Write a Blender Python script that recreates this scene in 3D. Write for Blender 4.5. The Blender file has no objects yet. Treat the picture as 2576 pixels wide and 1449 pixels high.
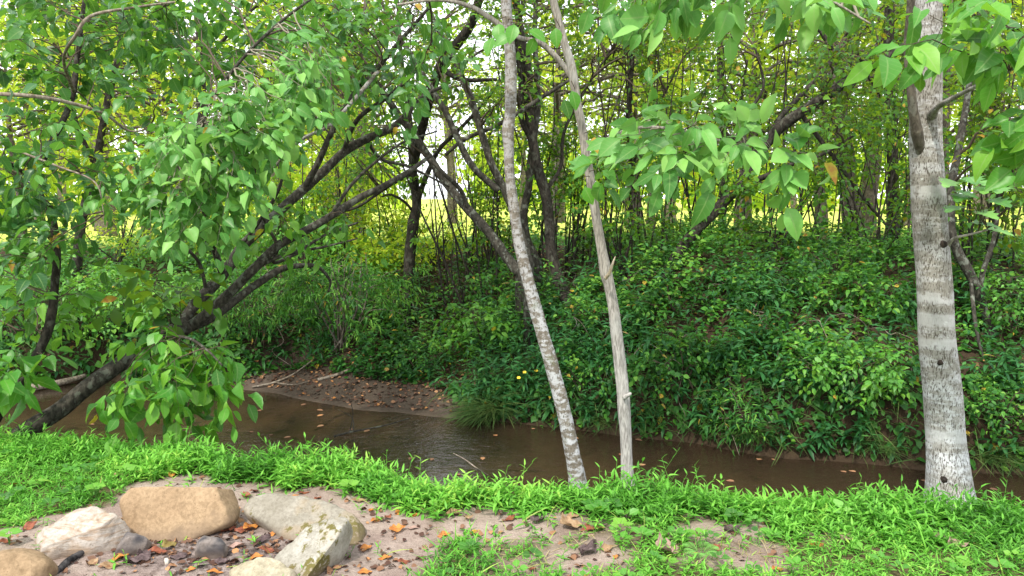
import bpy, bmesh, math, random
import numpy as np
from mathutils import noise as mnoise, Vector

SEED = 11
R = np.random.default_rng(SEED)
random.seed(SEED)
sc = bpy.context.scene
COL = sc.collection

# ------------------------------------------------------------------ camera
PW, PH, FPX = 2576.0, 1449.0, 1874.0
CAMZ, HORIZ = 1.6, 530.0
PITCH = math.atan((PH / 2 - HORIZ) / FPX)
CP, SP = math.cos(PITCH), math.sin(PITCH)
cam_d = bpy.data.cameras.new('camera')
cam = bpy.data.objects.new('camera', cam_d)
COL.objects.link(cam)
cam.location = (0, 0, CAMZ)
cam.rotation_euler = (math.pi / 2 - PITCH, 0, 0)
cam_d.sensor_width = 36
cam_d.lens = 36 * FPX / PW
cam_d.clip_start, cam_d.clip_end = 0.05, 2000
sc.camera = cam


def ray(px, py):
    u = (px - PW / 2) / FPX
    w = (PH / 2 - py) / FPX
    return np.array([u, CP + SP * w, -SP + CP * w])


def P(px, py, d):
    """world point seen in the photo direction (px, py) at the distance d ahead (world y)"""
    v = ray(px, py)
    return np.array([0, 0, CAMZ]) + v * (d / v[1])


def PZ(px, py, z):
    v = ray(px, py)
    return np.array([0, 0, CAMZ]) + v * ((z - CAMZ) / v[2])


def proj(X):
    X = np.asarray(X, float)
    dx, dy, dz = X[..., 0], X[..., 1], X[..., 2] - CAMZ
    f = dy * CP - dz * SP
    up = dy * SP + dz * CP
    f = np.where(f < 0.05, 0.05, f)
    return PW / 2 + dx / f * FPX, PH / 2 - up / f * FPX


def smooth(a, b, x):
    t = np.clip((np.asarray(x, float) - a) / (b - a), 0, 1)
    return t * t * (3 - 2 * t)


# cheap value noise on arrays
_perm = np.random.default_rng(5).random((256, 256))


def vnoise(x, y):
    x = np.asarray(x, float); y = np.asarray(y, float)
    xi = np.floor(x).astype(int); yi = np.floor(y).astype(int)
    fx = x - xi; fy = y - yi
    fx = fx * fx * (3 - 2 * fx); fy = fy * fy * (3 - 2 * fy)
    g = lambda a, b: _perm[a & 255, b & 255]
    return (g(xi, yi) * (1 - fx) + g(xi + 1, yi) * fx) * (1 - fy) + (g(xi, yi + 1) * (1 - fx) + g(xi + 1, yi + 1) * fx) * fy


def fbm(x, y, o=4):
    s = 0; a = 0.5; t = 0
    for k in range(o):
        s = s + a * vnoise(x * 2 ** k + 17.3 * k, y * 2 ** k + 9.1 * k); t += a; a *= 0.5
    return s / t


# ------------------------------------------------------------------ mesh from numpy
def mesh_np(name, V, polys, mats, attrs=None, smooth_shade=True, uv=None):
    """polys: list of (faces (n,k) int array, material index)"""
    me = bpy.data.meshes.new(name)
    V = np.asarray(V, np.float32)
    me.vertices.add(len(V))
    me.vertices.foreach_set('co', V.ravel())
    loops, starts, mi = [], [], []
    off = 0
    for F, m in polys:
        F = np.asarray(F, np.int32)
        if len(F) == 0: continue
        n, k = F.shape
        loops.append(F.ravel())
        starts.append(off + np.arange(n, dtype=np.int32) * k)
        mi.append(np.full(n, m, np.int32))
        off += n * k
    loops = np.concatenate(loops); starts = np.concatenate(starts); mi = np.concatenate(mi)
    me.loops.add(len(loops)); me.polygons.add(len(starts))
    me.loops.foreach_set('vertex_index', loops)
    me.polygons.foreach_set('loop_start', starts)
    me.polygons.foreach_set('material_index', mi)
    if smooth_shade:
        me.polygons.foreach_set('use_smooth', np.ones(len(starts), bool))
    for m in mats: me.materials.append(m)
    for an, av in (attrs or {}).items():
        av = np.asarray(av, np.float32)
        if av.ndim == 1:
            a = me.attributes.new(an, 'FLOAT', 'POINT'); a.data.foreach_set('value', av)
        else:
            a = me.attributes.new(an, 'FLOAT_VECTOR', 'POINT'); a.data.foreach_set('vector', av.ravel())
    me.update(calc_edges=True)
    me.validate()
    return me


def obj(name, me, parent=None):
    o = bpy.data.objects.new(name, me)
    COL.objects.link(o)
    if parent is not None: o.parent = parent
    return o


def tag(o, label=None, cat=None, group=None, kind=None):
    if label: o['label'] = label
    if cat: o['category'] = cat
    if group: o['group'] = group
    if kind: o['kind'] = kind
    return o


def thing(name, loc, label, cat, group=None):
    o = bpy.data.objects.new(name, None); COL.objects.link(o)
    o.location = [float(v) for v in loc]
    o.empty_display_size = 0.2
    return tag(o, label, cat, group)


class Geo:
    """collects pieces of ONE mesh (world coordinates); build() makes it local to its parent"""
    def __init__(s):
        s.V, s.Fs, s.n = [], [], 0
        s.A = {}
        s.counts = []

    def add(s, V, polys, **attrs):
        V = np.asarray(V, float)
        for F, m in polys:
            s.Fs.append((np.asarray(F) + s.n, m))
        s.V.append(V); s.counts.append((len(V), attrs)); s.n += len(V)

    def build(s, name, mats, parent=None, smooth_shade=True):
        if not s.V: return None
        V = np.concatenate(s.V)
        keys = set(k for _, a in s.counts for k in a)
        at = {}
        for k in keys:
            vec = any(np.asarray(a[k]).ndim == 2 for _, a in s.counts if k in a)
            rows = []
            for n, a in s.counts:
                if k in a: rows.append(np.asarray(a[k], float))
                else: rows.append(np.zeros((n, 3)) if vec else np.zeros(n))
            at[k] = np.concatenate(rows)
        if parent is not None: V = V - np.array(parent.location)
        return obj(name, mesh_np(name, V, s.Fs, mats, at, smooth_shade), parent)


def unit(v):
    v = np.asarray(v, float)
    return v / np.maximum(np.linalg.norm(v, axis=-1, keepdims=True), 1e-9)


def catmull(pts, per=8):
    """pts (n,k) -> smooth resample, k arbitrary columns"""
    p = np.asarray(pts, float)
    if len(p) < 3: 
        t = np.linspace(0, 1, per + 1)[:, None]
        return p[0] * (1 - t) + p[-1] * t
    q = np.vstack([2 * p[0] - p[1], p, 2 * p[-1] - p[-2]])
    out = []
    t = np.linspace(0, 1, per, endpoint=False)[:, None]
    for i in range(1, len(q) - 2):
        a, b, c, d = q[i - 1], q[i], q[i + 1], q[i + 2]
        out.append(0.5 * ((2 * b) + (-a + c) * t + (2 * a - 5 * b + 4 * c - d) * t ** 2 + (-a + 3 * b - 3 * c + d) * t ** 3))
    out.append(p[-1:])
    return np.vstack(out)


def tube(path, radii, sides=12, rough=0.0, rfreq=6.0, seed=0, cap=True):
    """returns V, polys for one bent tapered tube"""
    p = np.asarray(path, float); r = np.asarray(radii, float)
    n = len(p)
    T = unit(np.gradient(p, axis=0))
    ref = np.array([0.02, 1.0, 0.05])
    N0 = ref - T[0] * ref.dot(T[0])
    if np.linalg.norm(N0) < .2: N0 = np.array([1., 0, 0]) - T[0] * T[0][0]
    N = [unit(N0)]
    for i in range(1, n):
        v = N[-1] - T[i] * N[-1].dot(T[i]); N.append(unit(v))
    N = np.array(N); B = np.cross(T, N)
    ang = np.linspace(0, 2 * math.pi, sides, endpoint=False)
    c, s_ = np.cos(ang), np.sin(ang)
    L = np.concatenate([[0], np.cumsum(np.linalg.norm(np.diff(p, axis=0), axis=1))])
    rr = np.repeat(r[:, None], sides, 1)
    if rough:
        for i in range(n):
            for j in range(sides):
                v = Vector((c[j] * 1.3 + seed * 3.1, s_[j] * 1.3 + 7.7 * seed, L[i] * rfreq))
                rr[i, j] *= 1 + rough * (mnoise.fractal(v, 1.0, 2.0, 3))
    V = p[:, None, :] + rr[..., None] * (N[:, None, :] * c[None, :, None] + B[:, None, :] * s_[None, :, None])
    V = V.reshape(-1, 3)
    i = np.arange(n - 1)[:, None]; j = np.arange(sides)[None, :]
    F = np.stack([i * sides + j, i * sides + (j + 1) % sides, (i + 1) * sides + (j + 1) % sides, (i + 1) * sides + j], -1).reshape(-1, 4)
    polys = [(F, 0)]
    if cap:
        V = np.vstack([V, p[:1], p[-1:]])
        a = np.arange(sides)
        polys.append((np.stack([np.full(sides, n * sides), (a + 1) % sides, a], -1), 0))
        polys.append((np.stack([np.full(sides, n * sides + 1), (n - 1) * sides + a, (n - 1) * sides + (a + 1) % sides], -1), 0))
    return V, polys


def multi_tube(C, r0, r1, sides=4):
    """C (N,K,3) many thin tubes at once"""
    N, K, _ = C.shape
    T = unit(np.gradient(C, axis=1))
    ref = np.where(np.abs(T[..., 2:3]) > .9, np.array([1., 0, 0]), np.array([0, 0, 1.]))
    A = unit(np.cross(T, ref)); B = np.cross(T, A)
    ang = np.linspace(0, 2 * math.pi, sides, endpoint=False)
    t = np.linspace(0, 1, K)
    r = np.asarray(r0)[:, None] * (1 - t) + np.asarray(r1)[:, None] * t
    V = C[:, :, None, :] + r[:, :, None, None] * (A[:, :, None, :] * np.cos(ang)[None, None, :, None] + B[:, :, None, :] * np.sin(ang)[None, None, :, None])
    base = (np.arange(N) * K * sides)[:, None, None]
    i = np.arange(K - 1)[None, :, None]; j = np.arange(sides)[None, None, :]
    F = np.stack([base + i * sides + j, base + i * sides + (j + 1) % sides, base + (i + 1) * sides + (j + 1) % sides, base + (i + 1) * sides + j], -1).reshape(-1, 4)
    return V.reshape(-1, 3), [(F, 0)]


# ------------------------------------------------------------------ leaves
def leaf_template(st, fold=0.22, curl=0.25, wave=0.0):
    """st: list of (t, halfwidth); y along the leaf, x across, z up"""
    V, UV, F4, F3 = [], [], [], []
    for k, (t, w) in enumerate(st):
        zc = -curl * t * t + 0.05 * t
        V.append((0, t, zc)); UV.append((0, t, 0))
        if w > 0:
            wv = wave * math.sin(k * 2.4)
            V.append((w, t, zc + fold * w + wv)); UV.append((1, t, 0))
            V.append((-w, t, zc + fold * w - wv)); UV.append((-1, t, 0))
    idx = []
    q = 0
    for (t, w) in st:
        idx.append((q, q + 1, q + 2) if w > 0 else (q, q, q)); q += 3 if w > 0 else 1
    for a, b in zip(idx[:-1], idx[1:]):
        for s, flip in ((1, False), (2, True)):
            f = [a[0], a[s], b[s], b[0]]
            f = [x for i, x in enumerate(f) if x not in f[:i]]
            if flip: f = f[::-1]
            (F4 if len(f) == 4 else F3).append(f)
    return np.array(V, float), F4, F3, np.array(UV, float)


OVATE = leaf_template([(0, 0), (.07, .07), (.2, .205), (.4, .295), (.6, .28), (.82, .15), (1, 0)], .28, .32, .012)
OVATE_B = leaf_template([(0, 0), (.08, .05), (.25, .18), (.48, .27), (.68, .235), (.86, .12), (1, 0)], .18, .55, .03)
OVATE_C = leaf_template([(0, 0), (.07, .09), (.2, .25), (.38, .33), (.58, .29), (.8, .17), (1, 0)], .45, .08, .035)
OVAL6 = leaf_template([(0, 0), (.25, .26), (.6, .29), (1, 0)], .3, .25)
LANCE = leaf_template([(0, 0), (.25, .105), (.6, .09), (1, 0)], .5, .35)
BLADE = leaf_template([(0, .028), (.35, .03), (.7, .022), (1, 0)], .3, .55)
DIAM = (np.array([(0, 0, 0), (.3, .45, .06), (0, 1, -.12), (-.3, .45, .06)], float), [], [(0, 1, 2), (0, 2, 3)], np.array([(0, 0, 0), (1, .5, 0), (0, 1, 0), (-1, .5, 0)], float))


def _lobed():
    # rounded shallow five-lobed outline, fan from the midrib
    st = [(0, .0), (.10, .10), (.2, .33), (.3, .16), (.42, .42), (.54, .20), (.66, .34), (.78, .13), (.9, .14), (1, 0)]
    return leaf_template(st, .25, .2, .02)
LOBED = _lobed()


GAPS = [(1535, 230, 80, 130, .85), (1085, 330, 55, 120, .65), (440, 60, 90, 45, .85), (1925, 130, 75, 60, .8), (1392, 190, 34, 110, .8), (1010, 540, 110, 60, .10), (330, 590, 150, 45, .4), (1065, -190, 130, 150, .92), (1700, 190, 60, 60, .7), (1640, 470, 60, 60, .5), (2010, 540, 60, 50, .5), (700, 330, 60, 40, .6), (1290, 280, 40, 60, .6), (2440, 430, 60, 60, .6), (1230, 150, 40, 60, .6)]

OVATE_A = (OVATE[0], OVATE[1], OVATE[2], OVATE[3])


class Leaves:
    def __init__(s): s.rows = []

    def add(s, pos, axis, nrm, size, tint, bend=None, width=None):
        n = len(pos)
        if n == 0: return
        one = np.ones(n)
        s.rows.append((pos, axis, nrm, size * one, tint * one, (one if bend is None else bend * one), (one if width is None else width * one)))

    def into(s, geo, tmpl, mat=0):
        if not s.rows: return
        rows = [np.concatenate([np.asarray(r[k], float) for r in s.rows]) for k in range(7)]
        # openings in the canopy where the sky and the bright field show through
        px, py = proj(rows[0]); drop = np.zeros(len(px))
        for cx, cy, rx, ry, pr in GAPS: drop = np.maximum(drop, pr * (((px - cx) / rx) ** 2 + ((py - cy) / ry) ** 2 < 1))
        q0 = rows[0] - np.array([-.50, 6.05, -.55]); qa = np.degrees(np.arctan2(q0[:, 0], q0[:, 1])); qe = np.degrees(np.arctan2(q0[:, 2], np.hypot(q0[:, 0], q0[:, 1])))
        drop = np.where(rows[0][:, 1] < 7.4, 0, drop)
        drop = np.where((np.abs(qa + 5.0) < 4.2) & (qe > np.where(rows[0][:, 1] > 8.8, 19, 13)) & (qe < 44) & (rows[0][:, 1] > 7.0), .97, drop)       # a clear lane up to the sky over the stream
        keep = R.random(len(px)) > drop
        if not keep.any(): return
        pos, ax, nr, sz, ti, be, wi = [r[keep] for r in rows]
        if tmpl is OVATE and len(pos) > 20:                    # three shapes of blade, mixed
            pick = R.integers(0, 3, len(pos))
            for v_, tm in enumerate((OVATE_A, OVATE_B, OVATE_C)):
                k_ = pick == v_; sub_ = Leaves(); sub_.rows = [(pos[k_], ax[k_], nr[k_], sz[k_], ti[k_], be[k_], wi[k_])]; sub_.into(geo, tm, mat)
            return
        ax = unit(ax); nr = nr - ax * (nr * ax).sum(1, keepdims=True); nr = unit(nr)
        lat = np.cross(ax, nr)
        TV, F4, F3, UV = tmpl
        n, k = len(pos), len(TV)
        V = pos[:, None, :] + sz[:, None, None] * (TV[None, :, 1:2] * ax[:, None, :] + TV[None, :, 0:1] * (lat * wi[:, None])[:, None, :] + (TV[None, :, 2:3] * be[:, None, None]) * nr[:, None, :])
        base = (np.arange(n) * k)[:, None, None]
        polys = []
        if len(F4): polys.append(((base + np.array(F4)[None]).reshape(-1, 4), mat))
        if len(F3): polys.append(((base + np.array(F3)[None]).reshape(-1, 3), mat))
        uv = np.tile(UV, (n, 1)); uv[:, 2] = np.repeat(R.random(n), k)
        geo.add(V.reshape(-1, 3), polys, tint=np.repeat(ti, k), leafco=uv)


def rdir(n, up=0.0, spread=1.0):
    v = R.normal(size=(n, 3)) * spread; v[:, 2] += up
    return unit(v)


def twigs(geo, lv, p0, d, L, nleaf=6, size=.08, droop=.35, r=.0025, tubes=True, tint=None, tspread=.22, updown=.0, flat=.5, petiole=.25, nbias=(0, -.15, 1.0)):
    """twigs with leaves set alternately along them; everything at once"""
    N = len(p0)
    if N == 0: return
    L = L * np.ones(N)
    K = 5
    t = np.linspace(0, 1, K)
    g = np.array([0, 0, -1.0])
    C = p0[:, None, :] + (L[:, None] * t)[..., None] * d[:, None, :] + (droop * L[:, None] * t ** 2)[..., None] * g
    if tubes:
        V, F = multi_tube(C, np.full(N, r), np.full(N, r * .4), 3)
        geo.add(V, [(F[0][0], 1)], tint=np.full(len(V), .5), leafco=np.zeros((len(V), 3)))
    tl = np.linspace(.18, 1, nleaf)[None, :] + R.normal(size=(N, nleaf)) * .05
    tl = np.clip(tl, .1, 1)
    pos = p0[:, None, :] + (L[:, None] * tl)[..., None] * d[:, None, :] + (droop * L[:, None] * tl ** 2)[..., None] * g
    tan = unit(d[:, None, :] + (2 * droop * tl)[..., None] * g)
    side = unit(np.cross(tan, np.array([0, 0, 1.0]) + R.normal(size=(N, 1, 3)) * .35))
    sgn = np.where(np.arange(nleaf) % 2 == 0, 1, -1)[None, :, None]
    endb = (tl > .93)[..., None]
    axis = unit(tan * np.where(endb, 1.2, .65) + side * sgn * np.where(endb, .2, .9) + g * (updown + .12) + R.normal(size=(N, nleaf, 3)) * .34)
    nrm = unit(np.array(nbias) + R.normal(size=(N, nleaf, 3)) * flat)
    sz = size * (0.6 + .65 * R.random((N, nleaf))) * (0.72 + .38 * np.sin(np.clip(tl, 0, 1) * 2.4))
    pos = pos + axis * (sz * petiole)[..., None]
    tw = (R.random((N, 1)) if tint is None else (np.asarray(tint) * np.ones(N))[:, None])
    ti = np.clip(tw + R.normal(size=(N, nleaf)) * tspread, 0, 1)
    lv.add(pos.reshape(-1, 3), axis.reshape(-1, 3), nrm.reshape(-1, 3), sz.ravel(), ti.ravel(), (.2 + 2.0 * R.random(N * nleaf)), .72 + .55 * R.random(N * nleaf))


def reach(limbs, targets, K=7, lift=.12, jit=.05, back=.25):
    """curved side branches from the limbs (list of (n,3)) out to the target points (N,3)"""
    pts = np.concatenate(limbs)
    out = []
    for q in targets:
        dist = np.linalg.norm(pts - q, axis=1) + back * np.maximum(0, pts[:, 2] - q[2] + .2) + R.random(len(pts)) * .3
        a = pts[int(np.argmin(dist))]
        L = np.linalg.norm(q - a)
        t = np.linspace(0, 1, K)[:, None]
        mid = (a + q) / 2 + np.array([0, 0, lift * L]) + R.normal(size=3) * .1 * L
        c = (1 - t) ** 2 * a + 2 * t * (1 - t) * mid + t ** 2 * q
        c[1:] += R.normal(size=(K - 1, 3)) * jit * L * .4
        out.append(c)
    return np.array(out)


def on_curves(C, n, lo=.3, hi=1.0):
    """n random points and tangents on each curve of C (N,K,3)"""
    N, K, _ = C.shape
    t = (lo + (hi - lo) * R.random((N, n))) * (K - 1)
    i = np.minimum(t.astype(int), K - 2); f = (t - i)[..., None]
    a = C[np.arange(N)[:, None], i]; b = C[np.arange(N)[:, None], i + 1]
    return (a * (1 - f) + b * f).reshape(-1, 3), unit(b - a).reshape(-1, 3)


def in_poly(poly, n):
    """random points inside a polygon"""
    poly = np.array(poly, float); x0, y0 = poly.min(0); x1, y1 = poly.max(0)
    out = np.zeros((0, 2))
    while len(out) < n:
        q = np.stack([x0 + (x1 - x0) * R.random(4 * n), y0 + (y1 - y0) * R.random(4 * n)], 1)
        out = np.vstack([out, q[pip(poly, q[:, 0], q[:, 1])]])
    return out[:n]


def pip(poly, x, y):
    poly = np.asarray(poly, float); ins = np.zeros(np.shape(x), bool)
    j = len(poly) - 1
    for i in range(len(poly)):
        xi, yi = poly[i]; xj, yj = poly[j]
        c = ((yi > y) != (yj > y)) & (x < (xj - xi) * (y - yi) / (yj - yi + 1e-12) + xi)
        ins ^= c; j = i
    return ins


def poly_pts(poly, d0, d1, n):
    q = in_poly(poly, n); dd = d0 + (d1 - d0) * R.random(n)
    return np.array([P(a, b, c) for (a, b), c in zip(q, dd)])

CLOUD = 16.0
SKY_STRENGTH, SUN_STRENGTH, SUN_ANGLE = .15, 5.0, 3.5
# ------------------------------------------------------------------ materials
class NT:
    def __init__(s, name):
        s.m = bpy.data.materials.new(name); s.m.use_nodes = True
        s.t = s.m.node_tree; s.t.nodes.clear()
        s.out = s.n('ShaderNodeOutputMaterial')

    def n(s, ty, **kw):
        nd = s.t.nodes.new(ty)
        for k, v in kw.items():
            if k.startswith('_'): setattr(nd, k[1:], v)
            else: s.set(nd, k, v)
        return nd

    def set(s, nd, k, v):
        i = nd.inputs[k if not k.startswith('i') or not k[1:].isdigit() else int(k[1:])]
        if isinstance(v, bpy.types.NodeSocket): s.t.links.new(v, i)
        elif isinstance(v, (tuple, list)) and len(v) == 3 and i.type == 'RGBA': i.default_value = (*v, 1)
        else: i.default_value = v

    def noise(s, vec, scale, detail=4, rough=.55, dist=0):
        return s.n('ShaderNodeTexNoise', Vector=vec, Scale=scale, Detail=detail, Roughness=rough, Distortion=dist).outputs['Fac']

    def ramp(s, fac, stops, interp='LINEAR'):
        r = s.n('ShaderNodeValToRGB', Fac=fac); cr = r.color_ramp; cr.interpolation = interp
        while len(cr.elements) < len(stops): cr.elements.new(.5)
        for e, (p, c) in zip(cr.elements, stops):
            e.position = p; e.color = (*c, 1) if len(c) == 3 else c
        return r.outputs['Color']

    def step(s, fac, a, b):
        m = s.n('ShaderNodeMapRange', Value=fac, _interpolation_type='SMOOTHSTEP'); m.inputs[1].default_value = a; m.inputs[2].default_value = b
        return m.outputs[0]

    def mix(s, f, a, b, mode='MIX'):
        m = s.n('ShaderNodeMix', _data_type='RGBA', _blend_type=mode)
        s.set(m, 'i0', f); s.set(m, 'i6', a); s.set(m, 'i7', b)
        return m.outputs[2]

    def math(s, op, a, b=0.0, clamp=False):
        m = s.n('ShaderNodeMath', _operation=op, _use_clamp=clamp); s.set(m, 'i0', a); s.set(m, 'i1', b); return m.outputs[0]

    def co(s, scale=(1, 1, 1), kind='Object'):
        c = s.n('ShaderNodeTexCoord').outputs[kind]
        m = s.n('ShaderNodeMapping', Vector=c); m.inputs['Scale'].default_value = scale
        return m.outputs[0]

    def attr(s, name, o='Fac'):
        return s.n('ShaderNodeAttribute', _attribute_name=name).outputs[o]

    def bump(s, h, strength=.5, dist=.02):
        return s.n('ShaderNodeBump', Height=h, Strength=strength, Distance=dist).outputs[0]

    def bsdf(s, col, rough=.8, spec=.3, normal=None, **kw):
        b = s.n('ShaderNodeBsdfPrincipled', Roughness=rough)
        s.set(b, 'Base Color', col); b.inputs['Specular IOR Level'].default_value = spec
        if normal is not None: s.set(b, 'Normal', normal)
        return b.outputs[0]

    def done(s, sh):
        s.t.links.new(sh, s.out.inputs['Surface']); return s.m


def leaf_mat(name, stops, trans, tfac=.4, rough=.42, spec=.45, vein=.5, odd=None):
    """stops: colours over the per-leaf tint; trans: light that comes through the blade"""
    s = NT(name)
    tint = s.attr('tint')
    lc = s.n('ShaderNodeSeparateXYZ', Vector=s.attr('leafco', 'Vector'))
    c = s.ramp(tint, stops)
    nz = s.noise(s.co((1, 1, 1)), 38, 2)
    c = s.mix(s.math('MULTIPLY', s.step(nz, .35, .75), .35), c, s.mix(1, c, (.72, .78, .62), 'MULTIPLY'))
    if vein:
        ax = s.math('ABSOLUTE', lc.outputs[0])
        mid = s.math('SUBTRACT', 1.0, s.step(ax, .02, .12))
        w = s.math('SINE', s.math('MULTIPLY', s.math('SUBTRACT', lc.outputs[1], s.math('MULTIPLY', ax, .16)), 44))
        sv = s.math('MULTIPLY', s.step(w, .72, 1.0), .3)
        c = s.mix(s.math('MULTIPLY', s.math('MAXIMUM', mid, sv), vein), c, (.28, .42, .14))
    if odd:                                   # a few leaves turn: random number of the leaf sits in leafco.z
        c = s.mix(s.math('GREATER_THAN', lc.outputs[2], 1 - odd[0]), c, s.ramp(nz, [(.4, odd[1]), (.6, odd[2])]))
    h = s.math('MULTIPLY', s.math('ABSOLUTE', lc.outputs[0]), .2)
    b = s.bsdf(c, rough, spec)
    tr = s.n('ShaderNodeBsdfTranslucent', Color=s.mix(.55, c, trans)).outputs[0]
    mx = s.n('ShaderNodeMixShader', Fac=tfac); s.set(mx, 'i1', b); s.set(mx, 'i2', tr)
    return s.done(mx.outputs[0])


YEL, ORG = (.45, .36, .03), (.40, .16, .03)
M = {}
M['leaf_near'] = leaf_mat('leaf_near', [(0, (.034, .125, .022)), (.35, (.058, .225, .026)), (.7, (.105, .34, .038)), (1, (.19, .43, .045))], (.28, .56, .03), .40, .42, .38, odd=(.005, YEL, ORG))
M['leaf_pale'] = leaf_mat('leaf_pale', [(0, (.05, .18, .03)), (.4, (.10, .30, .055)), (.75, (.17, .42, .085)), (1, (.25, .50, .11))], (.25, .5, .05), .34, .45, .35, odd=(.004, YEL, ORG))
M['leaf_shade'] = leaf_mat('leaf_shade', [(0, (.018, .08, .022)), (.35, (.036, .14, .034)), (.7, (.065, .21, .045)), (1, (.12, .30, .05))], (.22, .50, .03), .36, .40, .38, odd=(.008, YEL, ORG))  # shaded copy of the near leaves: the shade is put into the colour
M['leaf_lance'] = leaf_mat('leaf_lance', [(0, (.018, .08, .028)), (.4, (.035, .15, .045)), (.8, (.07, .23, .06)), (1, (.13, .30, .07))], (.16, .42, .05), .32, .45, .35, vein=0, odd=(.01, YEL, (.3, .22, .1)))
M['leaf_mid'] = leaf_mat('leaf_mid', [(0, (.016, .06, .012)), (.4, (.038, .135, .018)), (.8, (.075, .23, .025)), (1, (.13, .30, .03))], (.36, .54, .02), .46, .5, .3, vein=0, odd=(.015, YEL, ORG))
M['leaf_far'] = leaf_mat('leaf_far', [(0, (.13, .24, .018)), (.4, (.25, .40, .026)), (.8, (.40, .54, .035)), (1, (.55, .58, .06))], (.58, .76, .05), .55, .6, .15, vein=0, odd=(.03, YEL, ORG))  # sunlit glow of the background foliage is put into this bright yellow colour
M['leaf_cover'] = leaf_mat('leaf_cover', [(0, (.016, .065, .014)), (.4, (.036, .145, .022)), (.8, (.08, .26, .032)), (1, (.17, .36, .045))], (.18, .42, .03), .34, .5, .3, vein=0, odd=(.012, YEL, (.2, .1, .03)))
M['grass'] = leaf_mat('grass_blades', [(0, (.055, .18, .025)), (.4, (.14, .40, .048)), (.8, (.24, .55, .075)), (.93, (.36, .58, .09)), (1, (.36, .34, .12))], (.18, .60, .04), .34, .5, .25, vein=0)
M['straw'] = leaf_mat('dry_grass_blades', [(0, (.22, .16, .08)), (.5, (.34, .27, .14)), (1, (.45, .38, .22))], (.4, .3, .15), .2, .7, .15, vein=0)
M['sedge'] = leaf_mat('sedge_blades', [(0, (.03, .075, .02)), (.5, (.06, .13, .03)), (.85, (.13, .17, .05)), (1, (.3, .25, .12))], (.2, .3, .05), .25, .6, .2, vein=0)


def twig_mat(name, col):
    s = NT(name); n = s.noise(s.co(), 30, 3)
    return s.done(s.bsdf(s.mix(n, tuple(.6 * c for c in col), tuple(1.3 * c for c in col)), .85, .2))
M['twig'] = twig_mat('twig_bark', (.085, .065, .045))
M['twig_pale'] = twig_mat('pale_twig_bark', (.22, .20, .15))
M['stem_green'] = twig_mat('green_stem', (.10, .22, .05))


def bark_pale():
    s = NT('pale_lichen_bark')
    g = s.n('ShaderNodeSeparateXYZ', Vector=s.co()).outputs[2]            # height above the foot of the tree
    up = s.step(g, .7, 1.9)
    base = s.mix(s.noise(s.co((1, 1, .6)), 14, 5), (.26, .25, .23), (.52, .50, .48))
    base = s.mix(up, base, s.mix(s.noise(s.co((1, 1, .8)), 18, 5), (.16, .148, .125), (.35, .33, .295)))
    white = s.step(s.noise(s.co((.55, .55, 2.0)), 8.5, 7, .68), .45, .57)
    white = s.math('MULTIPLY', white, s.math('SUBTRACT', 1.0, s.math('MULTIPLY', up, .62)))
    c = s.mix(white, base, s.mix(s.noise(s.co(), 60, 2), (.50, .51, .53), (.72, .72, .74)))
    zz = s.math('MULTIPLY', s.math('ADD', g, s.math('MULTIPLY', s.math('SUBTRACT', s.noise(s.co(), 9, 3), .5), .05)), .4)
    K_, W_ = (0, 0, 0), (1, 1, 1)
    stp = [(0, K_)]
    for z0, z1 in ((1.02, 1.10), (1.585, 1.635), (1.70, 1.775), (1.84, 1.90), (2.43, 2.53)):
        stp += [(z0 * .4 - .003, K_), (z0 * .4 + .003, W_), (z1 * .4 - .003, W_), (z1 * .4 + .003, K_)]
    band = s.ramp(zz, stp)
    band = s.math('MULTIPLY', s.n('ShaderNodeRGBToBW', Color=band).outputs[0], s.step(s.noise(s.co(), 12, 3), .3, .45))
    c = s.mix(s.math('MULTIPLY', band, .7), c, (.45, .445, .44))
    fl = s.step(s.noise(s.co((1, 1, .30)), 150, 2, .55, .3), .53, .64)
    fl = s.math('MULTIPLY', fl, s.math('SUBTRACT', 1.0, s.math('MULTIPLY', band, .8)))
    fl2 = s.step(s.noise(s.co((1, 1, .28)), 85, 2, .6, .4), .50, .60)
    c = s.mix(s.math('MULTIPLY', fl2, s.math('MULTIPLY', s.math('SUBTRACT', 1.0, band), .42)), c, (.13, .115, .095))
    c = s.mix(s.math('MULTIPLY', fl, .85), c, (.075, .06, .045))
    dk = s.step(s.noise(s.co((1, 1, 1.6)), 4.2, 4), .64, .70)
    c = s.mix(s.math('MULTIPLY', dk, .65), c, (.07, .075, .04))
    lich = s.step(s.noise(s.co((.8, .8, 1.4)), 23, 3), .66, .70)
    c = s.mix(s.math('MULTIPLY', lich, .6), c, (.55, .57, .56))
    h = s.math('SUBTRACT', s.noise(s.co((1, 1, .5)), 55, 4), s.math('MULTIPLY', fl, .6))
    return s.done(s.bsdf(c, .85, .2, s.bump(h, .7, .006)))


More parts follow.
